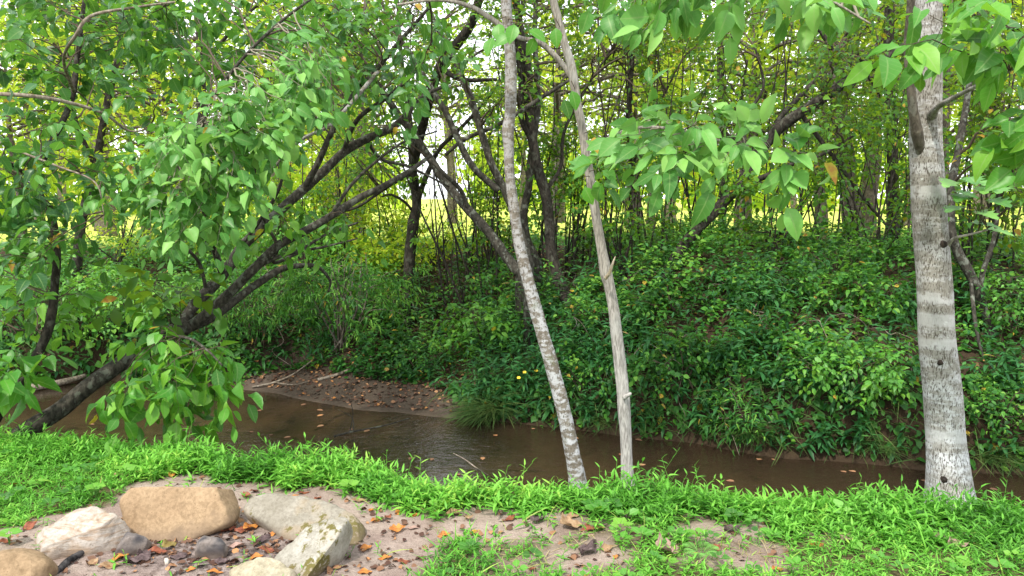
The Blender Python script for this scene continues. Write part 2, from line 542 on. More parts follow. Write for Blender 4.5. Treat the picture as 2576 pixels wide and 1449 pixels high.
def bark_slim():
    s = NT('mottled_lichen_bark')
    base = s.mix(s.noise(s.co((1, 1, .7)), 26, 5), (.075, .06, .045), (.27, .24, .20))
    white = s.step(s.noise(s.co((.8, .8, 1.5)), 22, 6, .66), .43, .56)
    g = s.n('ShaderNodeSeparateXYZ', Vector=s.co()).outputs[2]
    white = s.math('MULTIPLY', white, s.math('SUBTRACT', 1.0, s.math('MULTIPLY', s.step(g, 1.5, 2.6), .5)))
    c = s.mix(white, base, s.mix(s.noise(s.co(), 70, 2), (.34, .345, .35), (.54, .54, .56)))
    fl = s.step(s.noise(s.co((1, 1, .4)), 120, 2), .56, .66)
    c = s.mix(s.math('MULTIPLY', fl, .8), c, (.065, .055, .04))
    gr = s.step(s.noise(s.co(), 8, 4), .6, .7)
    c = s.mix(s.math('MULTIPLY', gr, .4), c, (.13, .15, .07))
    return s.done(s.bsdf(c, .85, .2, s.bump(s.noise(s.co((1, 1, .5)), 70, 4), .7, .005)))


def bark_grey():
    s = NT('smooth_grey_bark')
    f = s.noise(s.co((1, 1, .17)), 95, 3, .6, .4)
    c = s.mix(s.step(f, .3, .7), (.19, .178, .165), (.47, .45, .425))
    g = s.n('ShaderNodeSeparateXYZ', Vector=s.co()).outputs[2]
    c = s.mix(s.step(g, 1.3, 2.4), c, s.mix(1, c, (.74, .71, .64), 'MULTIPLY'))
    c = s.mix(s.math('MULTIPLY', s.step(s.noise(s.co((1, 1, .5)), 9, 4), .55, .72), .5), c, (.40, .40, .38))
    sc_ = s.step(s.noise(s.co((1, 1, .55)), 16, 2), .72, .76)
    c = s.mix(sc_, c, (.12, .05, .03))
    return s.done(s.bsdf(c, .85, .2, s.bump(f, .8, .005)))


def bark_dark(name, a, b, lich, amt):
    s = NT(name)
    f = s.noise(s.co((1, 1, .45)), 40, 5, .6, .5)
    c = s.mix(s.step(f, .3, .75), a, b)
    l = s.step(s.noise(s.co((1, 1, .8)), 17, 5, .6), .54, .62)
    c = s.mix(s.math('MULTIPLY', l, amt), c, lich)
    return s.done(s.bsdf(c, .9, .15, s.bump(f, .9, .01)))


M['bark_pale'] = bark_pale(); M['bark_slim'] = bark_slim(); M['bark_grey'] = bark_grey()
M['bark_lean'] = bark_dark('dark_streambank_bark', (.022, .020, .016), (.085, .077, .062), (.17, .185, .15), .5)
M['bark_dark'] = bark_dark('dark_thicket_bark', (.014, .012, .010), (.058, .05, .04), (.13, .14, .11), .35)
M['bark_lichen'] = bark_dark('lichened_thicket_bark', (.024, .022, .018), (.095, .086, .07), (.22, .24, .20), .6)
M['bark_far'] = bark_dark('grey_far_bark', (.06, .05, .04), (.17, .145, .115), (.24, .24, .21), .4)
M['wood_grey'] = bark_dark('weathered_driftwood', (.12, .095, .07), (.34, .29, .23), (.4, .37, .32), .3)
M['wood_raw'] = bark_dark('splintered_wood', (.30, .24, .16), (.58, .50, .38), (.6, .55, .45), .3)
M['char'] = bark_dark('charred_wood', (.008, .008, .009), (.045, .042, .042), (.14, .13, .13), .35)
M['knot'] = bark_dark('dark_branch_scar', (.012, .01, .009), (.06, .045, .035), (.16, .14, .13), .3)


def ground_mat():
    s = NT('stream_valley_soil')
    p = s.co()
    n1, n2, n3 = s.noise(p, 3.2, 6), s.noise(p, 26, 5, .65), s.noise(p, 140, 3)
    sand = s.mix(n2, (.225, .17, .135), (.46, .375, .325))
    sand = s.mix(s.step(n1, .42, .62), sand, s.mix(n3, (.17, .12, .10), (.36, .28, .24)))
    sand = s.mix(s.math('MULTIPLY', s.step(n2, .62, .72), .5), sand, (.12, .075, .06))
    ash = s.mix(s.step(n2, .35, .65), (.05, .038, .036), (.27, .22, .205))
    c = s.mix(s.attr('ash'), sand, ash)
    soil = s.mix(n2, (.045, .04, .02), (.15, .12, .06))
    c = s.mix(s.attr('turf'), c, soil)
    litter = s.mix(n2, (.018, .013, .009), (.085, .058, .036))
    c = s.mix(s.attr('bank'), c, litter)
    bed = s.mix(s.step(n1, .35, .7), (.155, .115, .078), (.275, .208, .145))
    bed = s.mix(s.math('MULTIPLY', s.step(s.noise(s.co((1, 1.8, 1)), 3.8, 5, .6), .56, .66), .8), bed, (.028, .02, .014))
    c = s.mix(s.attr('bed'), c, bed)
    wet = s.mix(n2, (.045, .034, .026), (.12, .092, .068))
    c = s.mix(s.attr('beach'), c, wet)
    field = s.mix(s.noise(s.co(), 1.1, 5), (.38, .46, .07), (.56, .62, .14))
    c = s.mix(s.attr('field'), c, field)
    h = s.math('ADD', n2, s.math('MULTIPLY', n3, .35))
    return s.done(s.bsdf(c, .95, .1, s.bump(h, .9, .025)))
M['ground'] = ground_mat()


def water_mat():
    s = NT('shallow_brown_water')
    p = s.co((1, 1.9, 1))
    rip = s.math('ADD', s.noise(p, 7.5, 3, .5, .6), s.math('MULTIPLY', s.noise(s.co((1, 2.4, 1)), 24, 2), .3))
    calm = s.step(s.noise(s.co((1, 1, 1)), .55, 2), .35, .65)
    n = s.n('ShaderNodeBump', Height=rip, Distance=.035); s.set(n, 'Strength', s.math('ADD', .09, s.math('MULTIPLY', calm, .32)))
    fr = s.n('ShaderNodeFresnel', IOR=1.38, Normal=n.outputs[0]).outputs[0]
    gl = s.n('ShaderNodeBsdfGlossy', Color=(1, 1, 1), Roughness=.03, Normal=n.outputs[0]).outputs[0]
    tr = s.n('ShaderNodeBsdfTransparent', Color=(.58, .51, .42)).outputs[0]
    mud = s.bsdf(s.mix(s.noise(s.co(), 1.3, 4), (.052, .036, .023), (.085, .06, .04)), .6, 0.0)
    m1 = s.n('ShaderNodeMixShader', Fac=.28); s.set(m1, 'i1', tr); s.set(m1, 'i2', mud)
    m2 = s.n('ShaderNodeMixShader', Fac=fr); s.set(m2, 'i1', m1.outputs[0]); s.set(m2, 'i2', gl)
    return s.done(m2.outputs[0])
M['water'] = water_mat()


def rock_mat(name, a, b, scale=6, moss=None, stripes=None, stain=None, rough=.85, bump=.5, foot=None):
    s = NT(name); p = s.co()
    n = s.noise(p, scale, 6, .6); f = s.noise(p, 60, 4, .6)
    c = s.mix(s.step(n, .3, .7), a, b)
    c = s.mix(s.math('MULTIPLY', s.step(f, .35, .7), .55), c, s.mix(1, c, (.55, .53, .5), 'MULTIPLY'))
    cr = s.math('SUBTRACT', 1.0, s.step(s.math('ABSOLUTE', s.math('SUBTRACT', s.noise(p, 4.5, 6, .6, .6), .5)), .003, .016))
    c = s.mix(s.math('MULTIPLY', cr, .18), c, s.mix(1, c, (.35, .32, .28), 'MULTIPLY'))
    c = s.mix(s.math('MULTIPLY', s.step(s.noise(p, 24, 4, .7), .52, .66), .4), c, s.mix(1, c, (.6, .56, .5), 'MULTIPLY'))
    c = s.mix(s.step(s.noise(p, 150, 2), .66, .74), c, s.mix(1, c, (.45, .43, .4), 'MULTIPLY'))
    h = s.math('ADD', s.math('MULTIPLY', n, .6), s.math('MULTIPLY', f, .4))
    if stripes:
        mp = s.n('ShaderNodeMapping', Vector=p, Rotation=(.5, -.38, 0)); mp.inputs['Scale'].default_value = (1.3, 1.3, 8)
        w = s.noise(mp.outputs[0], 7.5, 6, .62, .8)
        c = s.mix(s.math('MULTIPLY', s.step(w, .46, .62), .75), c, stripes)
        c = s.mix(s.math('MULTIPLY', s.step(w, .60, .66), .6), c, tuple(.55 * v for v in stripes))
        h = s.math('ADD', h, s.math('MULTIPLY', w, .9))
    if stain:
        c = s.mix(s.math('MULTIPLY', s.step(s.noise(p, 4.3, 3), stain[1], stain[1] + .14), stain[2]), c, stain[0])
    if moss:
        k = s.math('MULTIPLY', s.step(s.noise(p, moss[1], 6, .7), moss[2], moss[2] + .05), s.step(f, .3, .5))
        c = s.mix(k, c, s.mix(f, (.055, .055, .012), moss[0]))
    # soil splashed along the foot
    z = s.n('ShaderNodeSeparateXYZ', Vector=s.n('ShaderNodeNewGeometry').outputs['Position']).outputs[2]
    c = s.mix(s.math('MULTIPLY', s.math('SUBTRACT', 1.0, s.step(z, .0, .07)), .55), c, (.16, .115, .085))
    return s.done(s.bsdf(c, rough, .25, s.bump(h, bump, .012)))


M['rock_tan'] = rock_mat('tan_sandstone', (.265, .18, .105), (.375, .27, .165), 3.2, stain=((.15, .105, .07), .55, .6), bump=.45)
M['rock_white'] = rock_mat('white_pink_quartzite', (.36, .315, .27), (.50, .46, .42), 7, stripes=(.29, .205, .14), stain=((.40, .27, .16), .52, .6), bump=.55)
M['rock_brown'] = rock_mat('brown_sandstone', (.22, .15, .085), (.34, .24, .145), 5, bump=.4)
M['rock_slab'] = rock_mat('grey_mossy_sandstone', (.21, .19, .15), (.335, .315, .27), 6, moss=((.17, .14, .045), 5, .52), stain=((.27, .20, .12), .45, .6))
M['rock_moss'] = rock_mat('pale_mossy_stone', (.25, .235, .195), (.40, .385, .345), 7, moss=((.15, .125, .035), 5.5, .50), stain=((.30, .23, .14), .52, .6))
M['rock_pale'] = rock_mat('pale_yellow_stone', (.29, .255, .17), (.43, .39, .30), 8)
M['rock_char'] = rock_mat('sooty_stone', (.20, .17, .155), (.33, .29, .265), 9, stain=((.022, .024, .032), .40, .97))
M['pebble'] = rock_mat('white_pebble', (.6, .57, .5), (.75, .72, .66), 12)


def dead_leaf(name, a, b, c2):
    s = NT(name)
    lc = s.n('ShaderNodeSeparateXYZ', Vector=s.attr('leafco', 'Vector'))
    n = s.noise(s.co(), 45, 4)
    c = s.ramp(n, [(.3, a), (.52, b), (.72, c2)])
    mid = s.math('SUBTRACT', 1.0, s.step(s.math('ABSOLUTE', lc.outputs[0]), .03, .14))
    c = s.mix(s.math('MULTIPLY', mid, .5), c, tuple(min(1, 1.5 * v) for v in b))
    b_ = s.bsdf(c, .6, .3, s.bump(n, .3, .004))
    tr = s.n('ShaderNodeBsdfTranslucent', Color=c).outputs[0]
    mx = s.n('ShaderNodeMixShader', Fac=.15); s.set(mx, 'i1', b_); s.set(mx, 'i2', tr)
    return s.done(mx.outputs[0])
DL = {
    'orange': dead_leaf('orange_dead_leaf', (.24, .08, .025), (.46, .18, .04), (.55, .27, .07)),
    'rust': dead_leaf('rust_dead_leaf', (.10, .03, .02), (.24, .075, .04), (.33, .13, .06)),
    'tan': dead_leaf('tan_dead_leaf', (.20, .115, .06), (.32, .205, .115), (.40, .28, .17)),
    'dark': dead_leaf('dark_dead_leaf', (.045, .03, .03), (.11, .075, .075), (.20, .15, .145)),
    'yellow': dead_leaf('yellow_dead_leaf', (.50, .28, .03), (.60, .42, .05), (.5, .2, .03)),
    'pink': dead_leaf('pink_dead_leaf', (.26, .15, .12), (.37, .25, .21), (.34, .21, .16)),
    'olive': dead_leaf('olive_dead_leaf', (.14, .08, .03), (.22, .17, .05), (.30, .24, .10)),
}


def plain(name, col, rough=.6):
    s = NT(name); n = s.noise(s.co(), 40, 3)
    return s.done(s.bsdf(s.mix(n, tuple(.8 * v for v in col), col), rough, .3))
M['petal'] = plain('yellow_petals', (.75, .55, .04))

# ------------------------------------------------------------------ light and sky
SUN_EL, SUN_AZ = math.radians(54), math.radians(212)      # azimuth from the view direction (+y) towards +x
w = bpy.data.worlds.new('World'); sc.world = w; w.use_nodes = True
nt = w.node_tree; bg = nt.nodes['Background']
sky = nt.nodes.new('ShaderNodeTexSky'); sky.sky_type = 'NISHITA'; sky.sun_disc = False
sky.sun_elevation = SUN_EL; sky.sun_rotation = SUN_AZ
sky.air_density = 1.0; sky.dust_density = 3.5; sky.ozone_density = 1.0
# bright thin cloud over most of the sky
tc = nt.nodes.new('ShaderNodeTexCoord'); cn = nt.nodes.new('ShaderNodeTexNoise'); cn.inputs['Scale'].default_value = 2.2; cn.inputs['Detail'].default_value = 5
nt.links.new(tc.outputs['Generated'], cn.inputs['Vector'])
cr = nt.nodes.new('ShaderNodeMapRange'); cr.inputs[1].default_value = .3; cr.inputs[2].default_value = .6; cr.inputs[3].default_value = .7; cr.inputs[4].default_value = 1.0
nt.links.new(cn.outputs['Fac'], cr.inputs[0])
cm = nt.nodes.new('ShaderNodeMix'); cm.data_type = 'RGBA'; cm.inputs[7].default_value = (CLOUD * .97, CLOUD, CLOUD * 1.04, 1)
nt.links.new(cr.outputs[0], cm.inputs[0]); nt.links.new(sky.outputs[0], cm.inputs[6]); nt.links.new(cm.outputs[2], bg.inputs[0])
bg.inputs[1].default_value = SKY_STRENGTH
sl = bpy.data.lights.new('sun', 'SUN'); sl.energy = SUN_STRENGTH; sl.angle = math.radians(SUN_ANGLE); sl.color = (1, .94, .84)
so = bpy.data.objects.new('sun', sl); COL.objects.link(so)
sd = Vector((math.sin(SUN_AZ) * math.cos(SUN_EL), math.cos(SUN_AZ) * math.cos(SUN_EL), math.sin(SUN_EL)))
so.rotation_euler = sd.to_track_quat('Z', 'Y').to_euler(); so.location = (6, 10, 14)
sc.view_settings.view_transform = 'Standard'; sc.view_settings.look = 'None'
sc.view_settings.exposure = 0; sc.view_settings.gamma = 1
sc.cycles.max_bounces = 7; sc.cycles.diffuse_bounces = 2; sc.cycles.glossy_bounces = 3
sc.cycles.transmission_bounces = 4; sc.cycles.transparent_max_bounces = 8
sc.cycles.sample_clamp_indirect = 6

# ------------------------------------------------------------------ terrain
WZ = -0.55
near_px = [(-700, 1120), (-200, 1120), (0, 1122), (330, 1128), (560, 1165), (625, 1190), (690, 1168), (850, 1182), (1000, 1232), (1200, 1250), (1500, 1246), (1800, 1260), (2100, 1280), (2576, 1300), (3300, 1315)]
far_px = [(-900, 968), (-300, 975), (0, 985), (250, 955), (560, 975), (700, 992), (800, 1012), (950, 1032), (1100, 1047), (1180, 1060), (1300, 1066), (1450, 1077), (1600, 1096), (1750, 1112), (1900, 1140), (2100, 1160), (2350, 1182), (2576, 1196), (3500, 1222)]
_n = np.array([PZ(a, b, 0.0)[:2] for a, b in near_px]); _f = np.array([PZ(a, b, WZ)[:2] for a, b in far_px])
_f = _f[np.argsort(_f[:, 0])]


def y_near(x): return np.interp(x, _n[:, 0], _n[:, 1]) + (fbm(np.asarray(x) * 2.3, 3.3, 3) - .5) * .12
def y_far(x): return np.interp(x, _f[:, 0], _f[:, 1]) + (fbm(np.asarray(x) * 1.7, 8.8, 3) - .5) * .25
def beach_w(x): return .62 * smooth(-3.7, -2.6, x) * (1 - smooth(-1.1, -.25, x))
def top_z(x): return np.interp(x, [-12, -5, -2, 0, 2, 5, 9], [.75, .80, .85, .98, 1.05, 1.05, 1.0])
def bank_w(x): return np.interp(x, [-12, -5, -2.5, -1, .2, 2, 5, 9], [4.2, 4.2, 3.7, 4.6, 4.0, 3.3, 3.6, 3.6])
def low_part(x): return np.exp(-((np.asarray(x) + .85) / 1.0) ** 2)


def ground_h(x, y):
    x = np.asarray(x, float); y = np.asarray(y, float)
    yn, yf, bw = y_near(x), y_far(x), beach_w(x)
    nz = (fbm(x * 2.1, y * 2.1, 4) - .5)
    near = .05 * nz + (fbm(x * 9, y * 9, 3) - .5) * .02
    bed = -0.80 + .10 * nz
    a = smooth(-.10, .55, y - yn)
    z = near * (1 - a) + bed * a
    rise = smooth(-.9, .05, y - yf)
    z = np.where(y > yn + .5, np.maximum(z, bed * (1 - rise) + (WZ + .01) * rise), z)
    t = y - yf
    zb = WZ + .01 + .17 * smooth(0, 1, t / np.maximum(bw, .05)) * np.minimum(bw / .62, 1)
    s = np.clip((t - bw) / bank_w(x), 0, 1)
    steep = .30 * smooth(0, .07, s) * (1 - .6 * np.minimum(bw, 1)) * (1 - .85 * low_part(x))
    f = steep + (1 - steep) * (s * (2 - s)) ** (1.05 + 1.35 * low_part(x))
    bank = zb + (top_z(x) - zb) * f + nz * .28 * smooth(0, .4, s) + (fbm(x * 6, y * 6, 3) - .5) * .07 * smooth(0, .1, t)
    far = np.clip((y - 30) / 300, 0, 1) * 6.0
    return np.where(t > 0, bank + far, z)


def ground_at(px, py):
    v = ray(px, py); o = np.array([0, 0, CAMZ])
    t = np.linspace(1.5, 60, 6000)
    q = o + t[:, None] * v
    k = np.argmax(q[:, 2] < ground_h(q[:, 0], q[:, 1]))
    return q[k]


def on_ground(x, y, dz=0): return np.array([x, y, float(ground_h(x, y)) + dz])


soil_poly = [(-400, 1345), (60, 1335), (130, 1300), (270, 1262), (330, 1215), (600, 1205), (700, 1222), (880, 1238), (1050, 1285), (1085, 1330), (1045, 1460), (1040, 1900), (-400, 1900)]
patches = [(1270, 1320, 240, 46, .95), (1490, 1400, 130, 50, .95), (1830, 1345, 150, 28, .85), (1850, 1408, 130, 36, .85), (1330, 1425, 90, 30, .7), (1010, 1230, 90, 18, .5), (1700, 1300, 90, 14, .6), (1270, 1400, 60, 30, .5), (2430, 1340, 80, 24, .55), (560, 1178, 60, 14, .5), (330, 1150, 60, 10, .4), (2110, 1345, 90, 14, .4), (1560, 1330, 80, 20, .6)]


def bare(x, y):
    """0 thick plants .. 1 open soil, on the near bank"""
    X = np.stack([x, y, np.zeros_like(x)], -1); px, py = proj(X)
    jx = (fbm(x * 7, y * 7, 3) - .5) * 130; jy = (fbm(x * 7 + 40, y * 7, 3) - .5) * 66
    px, py = px + jx, py + jy
    b = pip(soil_poly, px, py).astype(float)
    for cx, cy, rx, ry, s in patches:
        b = np.maximum(b, s * np.clip(1.6 - 1.2 * (((px - cx) / rx) ** 2 + ((py - cy) / ry) ** 2), 0, 1))
    return np.where(np.asarray(y) > 1.2, b, .3)


def axis_pts(a, b, step, far, n):
    g = np.geomspace(step, far - abs(b), n)
    return g


xs = np.concatenate([-9 - np.geomspace(.3, 260, 26)[::-1], np.arange(-9, 9.01, .075), 9 + np.geomspace(.3, 260, 26)])
ys = np.concatenate([1.4 - np.geomspace(.2, 60, 14)[::-1], np.arange(1.4, 15.5, .06), 15.5 + np.geomspace(.2, 420, 44)])
GX, GY = np.meshgrid(xs, ys)
GZ = ground_h(GX, GY)
ny, nx = GX.shape
i = np.arange(ny - 1)[:, None]; j = np.arange(nx - 1)[None]
Fg = np.stack([i * nx + j, i * nx + j + 1, (i + 1) * nx + j + 1, (i + 1) * nx + j], -1).reshape(-1, 4)
x, y = GX.ravel(), GY.ravel()
tt = y - y_far(x); bw_ = beach_w(x)
bar = bare(x, y)
X3 = np.stack([x, y, GZ.ravel()], -1); gpx, gpy = proj(X3)
ash = np.exp(-(((gpx - 560) / 330) ** 2 + ((gpy - 1400) / 75) ** 2))
me = mesh_np('ground', X3, [(Fg, 0)], [M['ground']], dict(
    turf=(1 - bar) * (y < y_near(x) + .2), ash=np.where(y > 1, ash, 0),
    bed=smooth(-.1, .25, y - y_near(x)) * (tt < .02) * (1 - (1 - smooth(.1, .5, bw_)) * smooth(-.8, -.15, tt)),
    beach=np.clip(smooth(-.25, .0, tt) * (1 - smooth(.0, .35, tt - bw_)) , 0, 1) * (y > y_near(x) + .6) * smooth(.1, .5, bw_),
    bank=np.maximum(smooth(-.1, .15, tt - bw_), (1 - smooth(.1, .5, bw_)) * (tt > -.9) * (y > y_near(x) + .6)) , field=smooth(15.5, 19, y)))
tag(obj('ground', me), kind='structure')

# water sheet between the banks
wx = np.arange(-14, 14.01, .1); wr = np.linspace(0, 1, 40)
WX = np.repeat(wx[None], 40, 0); y0 = y_near(wx) - .02; y1 = y_far(wx) + .45
WY = y0[None] * (1 - wr[:, None]) + y1[None] * wr[:, None]
nx = len(wx); i = np.arange(39)[:, None]; j = np.arange(nx - 1)[None]
Fw = np.stack([i * nx + j, i * nx + j + 1, (i + 1) * nx + j + 1, (i + 1) * nx + j], -1).reshape(-1, 4)
wo = obj('water', mesh_np('water', np.stack([WX.ravel(), WY.ravel(), np.full(WX.size, WZ)], -1), [(Fw, 0)], [M['water']]))
tag(wo, kind='structure')

# ------------------------------------------------------------------ rocks of the fire ring
def Z1(*pts): return [(a * .5094, 711 + b * .5094) for a, b in pts]        # outlines noted on an enlargement
def Z4(*pts): return [(a * .37500, 1073 + b * .37500) for a, b in pts]


def rock(name, label, outline, mat, base_px, lean, thick, power=3.0, rough=.018, facets=(), seed=1, top_flat=0.0, nrm=None, sink=.02):
    """a stone with the given outline: the outline is laid on a leaning plane through its foot and swollen to both sides"""
    b = ground_at(*base_px)
    nv = np.array([0, -math.cos(lean), math.sin(lean)]) if nrm is None else unit(nrm)
    V2 = []
    for px, py in outline:
        v = ray(px, py); o = np.array([0, 0, CAMZ])
        V2.append(o + v * ((b - o).dot(nv) / v.dot(nv)))
    V2 = np.array(V2)
    dn = unit(np.array([0, -nv[2], nv[1]]) * (1 if nv[1] < 0 else -1)); dn = dn if dn[2] < 0 else -dn     # bed the foot of the stone into the soil
    tt_ = (V2 - V2.mean(0)).dot(dn); V2 = V2 + dn * (thick * .45 * smooth(.35, 1.0, tt_ / tt_.max()))[:, None]
    V2 = np.vstack([V2, V2[:1]])
    L = np.concatenate([[0], np.cumsum(np.linalg.norm(np.diff(V2, axis=0), axis=1))])
    n = 96
    q = np.stack([np.interp(np.linspace(0, L[-1], n, endpoint=False), L, V2[:, k]) for k in range(3)], 1)
    for _ in range(2): q = .25 * np.roll(q, 1, 0) + .5 * q + .25 * np.roll(q, -1, 0)
    c = q.mean(0)
    rings = 18
    V = []
    sv = np.sin(np.linspace(0, math.pi / 2, rings + 1))[1:]
    front = [(s, (1 - s ** power) ** (1 / power)) for s in sv]
    for s, h in front: V.append(c + (q - c) * s + nv * thick * h * .5)
    for s, h in front[:-1][::-1]: V.append(c + (q - c) * s - nv * thick * h * .5)
    V = np.vstack([V[k] for k in range(len(V))])
    V = np.vstack([V, c + nv * thick * .5, c - nv * thick * .5])
    m = 2 * rings - 1
    i = np.arange(m - 1)[:, None]; j = np.arange(n)[None]
    F = np.stack([i * n + j, i * n + (j + 1) % n, (i + 1) * n + (j + 1) % n, (i + 1) * n + j], -1).reshape(-1, 4)
    a = np.arange(n)
    F3 = np.vstack([np.stack([np.full(n, m * n), (a + 1) % n, a], -1), np.stack([np.full(n, m * n + 1), (m - 1) * n + a, (m - 1) * n + (a + 1) % n], -1)])
    size = np.linalg.norm(q - c, axis=1).max()
    for fn, off in facets:                                  # broken flat faces
        fn = unit(np.array(fn, float)); dd = (V - c).dot(fn) - off * size
        V = np.where((dd > 0)[:, None], V - fn * (dd * .93)[:, None], V)
    Nn = unit(V - c)
    for k in range(len(V)):
        p = Vector(V[k]) * 1.0
        dsp = mnoise.fractal(p * 5 + Vector((seed * 7.1, 0, 0)), .9, 2.1, 3) * rough * 1.6 + mnoise.fractal(p * 22 + Vector((seed, 3, 0)), .8, 2.0, 3) * rough * .42
        V[k] += Nn[k] * dsp
    root = np.array([c[0], c[1], 0.0])
    me = mesh_np(name, V - root, [(F[:, ::-1], 0), (F3, 0)], [mat])
    bm = bmesh.new(); bm.from_mesh(me); bmesh.ops.recalc_face_normals(bm, faces=bm.faces); bm.to_mesh(me); bm.free()
    o = obj(name, me); o.location = root
    return tag(o, label, 'rock', 'stones around the fire pit')


rock('rock', 'big smooth tan sandstone slab standing upright at the back of the fire pit',
     Z4((825, 500), (850, 465), (900, 420), (985, 398), (1090, 383), (1200, 380), (1290, 372), (1390, 360), (1440, 372), (1500, 388), (1570, 415), (1608, 440), (1605, 520), (1585, 620), (1540, 655), (1420, 680), (1350, 700), (1180, 745), (1040, 755), (960, 730), (870, 680), (835, 590)),
     M['rock_tan'], (470, 1345), math.radians(28), .16, 7.5, .010, facets=[((0, .5, 1), .40), ((.9, 0, .45), .80)], seed=2)
rock('rock', 'white and pink striped quartz rock at the left of the fire pit',
     Z4((190, 800), (225, 720), (300, 680), (380, 645), (430, 585), (500, 545), (620, 522), (700, 545), (770, 590), (830, 610), (865, 640), (868, 700), (800, 790), (700, 850), (560, 905), (420, 890), (330, 880), (230, 840)),
     M['rock_white'], (190, 1395), math.radians(42), .24, 3.2, .016, facets=[((-.15, -.35, 1), .30), ((.35, -1, .05), .27), ((.75, -.6, .25), .55), ((-.8, -.5, .4), .6)], seed=5)
rock('rock', 'rounded brown sandstone rock low in the left corner beside the white rock',
     Z4((-60, 930), (-10, 880), (60, 840), (140, 826), (220, 835), (300, 862), (360, 910), (385, 950), (360, 1000), (300, 1060), (100, 1100), (-40, 1060)),
     M['rock_brown'], (50, 1465), math.radians(45), .24, 2.4, .012, seed=7)
rock('rock', 'wide flat grey slab with a moss patch lying behind the angular stone',
     Z4((1632, 560), (1690, 505), (1790, 468), (1880, 470), (1990, 490), (2110, 515), (2240, 545), (2330, 575), (2400, 610), (2450, 660), (2455, 730), (2440, 790), (2340, 800), (2200, 790), (2000, 775), (1880, 740), (1780, 690), (1660, 620)),
     M['rock_slab'], (780, 1345), math.radians(58), .13, 4.0, .012, facets=[((.85, -.1, .5), .72)], seed=9)
rock('rock', 'pale angular stone with dark moss, leaning against the flat grey slab',
     Z4((1800, 905), (1870, 835), (1935, 790), (2040, 705), (2090, 665), (2200, 655), (2320, 645), (2360, 672), (2320, 770), (2270, 880), (2200, 990), (2150, 1060), (2000, 1050), (1880, 960)),
     M['rock_moss'], (770, 1440), math.radians(50), .21, 5.0, .012, facets=[((.82, -.5, -.22), .36), ((-.25, -.55, .8), .30), ((0, -.2, 1), .62)], seed=12)
rock('rock', 'low pale yellow stone in front of the angular mossy stone',
     Z4((1530, 1002), (1600, 945), (1700, 912), (1800, 905), (1900, 925), (1980, 985), (2000, 1060), (1900, 1130), (1600, 1120)),
     M['rock_pale'], (660, 1475), math.radians(55), .17, 3.0, .014, facets=[((.1, -.3, 1), .42)], seed=15)
rock('rock', 'small soot blackened stone between the white rock and the tan slab',
     Z4((775, 850), (830, 770), (875, 712), (930, 720), (1000, 765), (985, 810), (940, 850), (860, 880)),
     M['rock_char'], (328, 1397), math.radians(40), .12, 3.0, .012, facets=[((.4, -.9, .2), .35)], seed=18)
rock('rock', 'small bluish black charred stone among the leaves in the pit centre',
     Z4((1325, 850), (1340, 790), (1385, 745), (1450, 735), (1500, 760), (1535, 810), (1520, 860), (1420, 880)),
     M['rock_char'], (535, 1400), math.radians(45), .13, 2.4, .012, facets=[((0, -1, .1), .45)], seed=21)
p0 = ground_at(419, 1412)
o = rock('pebble', 'tiny white pebble on the ash of the fire pit', [(414, 1404), (422, 1403), (427, 1409), (425, 1417), (418, 1419), (413, 1412)], M['pebble'], (419, 1418), math.radians(45), .02, 2.4, .002, seed=3)
o['category'] = 'pebble'; o['group'] = ''; del o['group']

# charred stick in the pit
g = Geo(); a, b = ground_at(120, 1452), ground_at(222, 1388)
pp = catmull([a + [-.25, -.10, .03], a + [0, 0, .012], (a + b) / 2 + [0, 0, .016], b + [0, 0, .012]], 8)
V, F = tube(pp, np.interp(np.linspace(0, 1, len(pp)), [0, .9, 1], [.019, .015, .006]), 10, .12, 9, 4)
st = thing('charred_log', (a + b) / 2, 'burnt black log end poking into the fire pit from the left', 'log')
g.add(V, F); g.build('wood', [M['char']], st)

# ------------------------------------------------------------------ trees that are traced from the photo
WSCALE = 1.0


def pts3(rows):
    """rows of (px, py, depth, width in photo pixels) -> smooth path and radii"""
    q = []
    for px, py, d, wd in rows:
        p = P(px, py, d); q.append([*p, wd * WSCALE / 2 / FPX * d])
    c = catmull(q, 9)
    return c[:, :3], c[:, 3]


def limb(root, name, rows, mat, sides=14, rough=.10, rfreq=5, seed=1, foot=None):
    path, rad = pts3(rows)
    if foot is not None:                                     # carry the trunk down into the soil with a little flare
        b = path[0].copy(); b[2] = min(b[2], float(ground_h(b[0], b[1]))) - .15
        path = np.vstack([b, path]); rad = np.concatenate([[rad[0] * foot], rad])
        h = path[:, 2] - path[1, 2]
        rad = rad * (1 + (foot - 1) * np.exp(-np.maximum(h, 0) / .13) * .6)
    V, F = tube(path, rad, sides, rough, rfreq, seed)
    g = Geo(); g.add(V, F); g.build(name, [mat], root)
    return path


def tree_root(name, px, py, d, label, cat='tree', group=None):
    p = P(px, py, d); p[2] = float(ground_h(p[0], p[1]))
    return thing(name, p, label, cat, group)


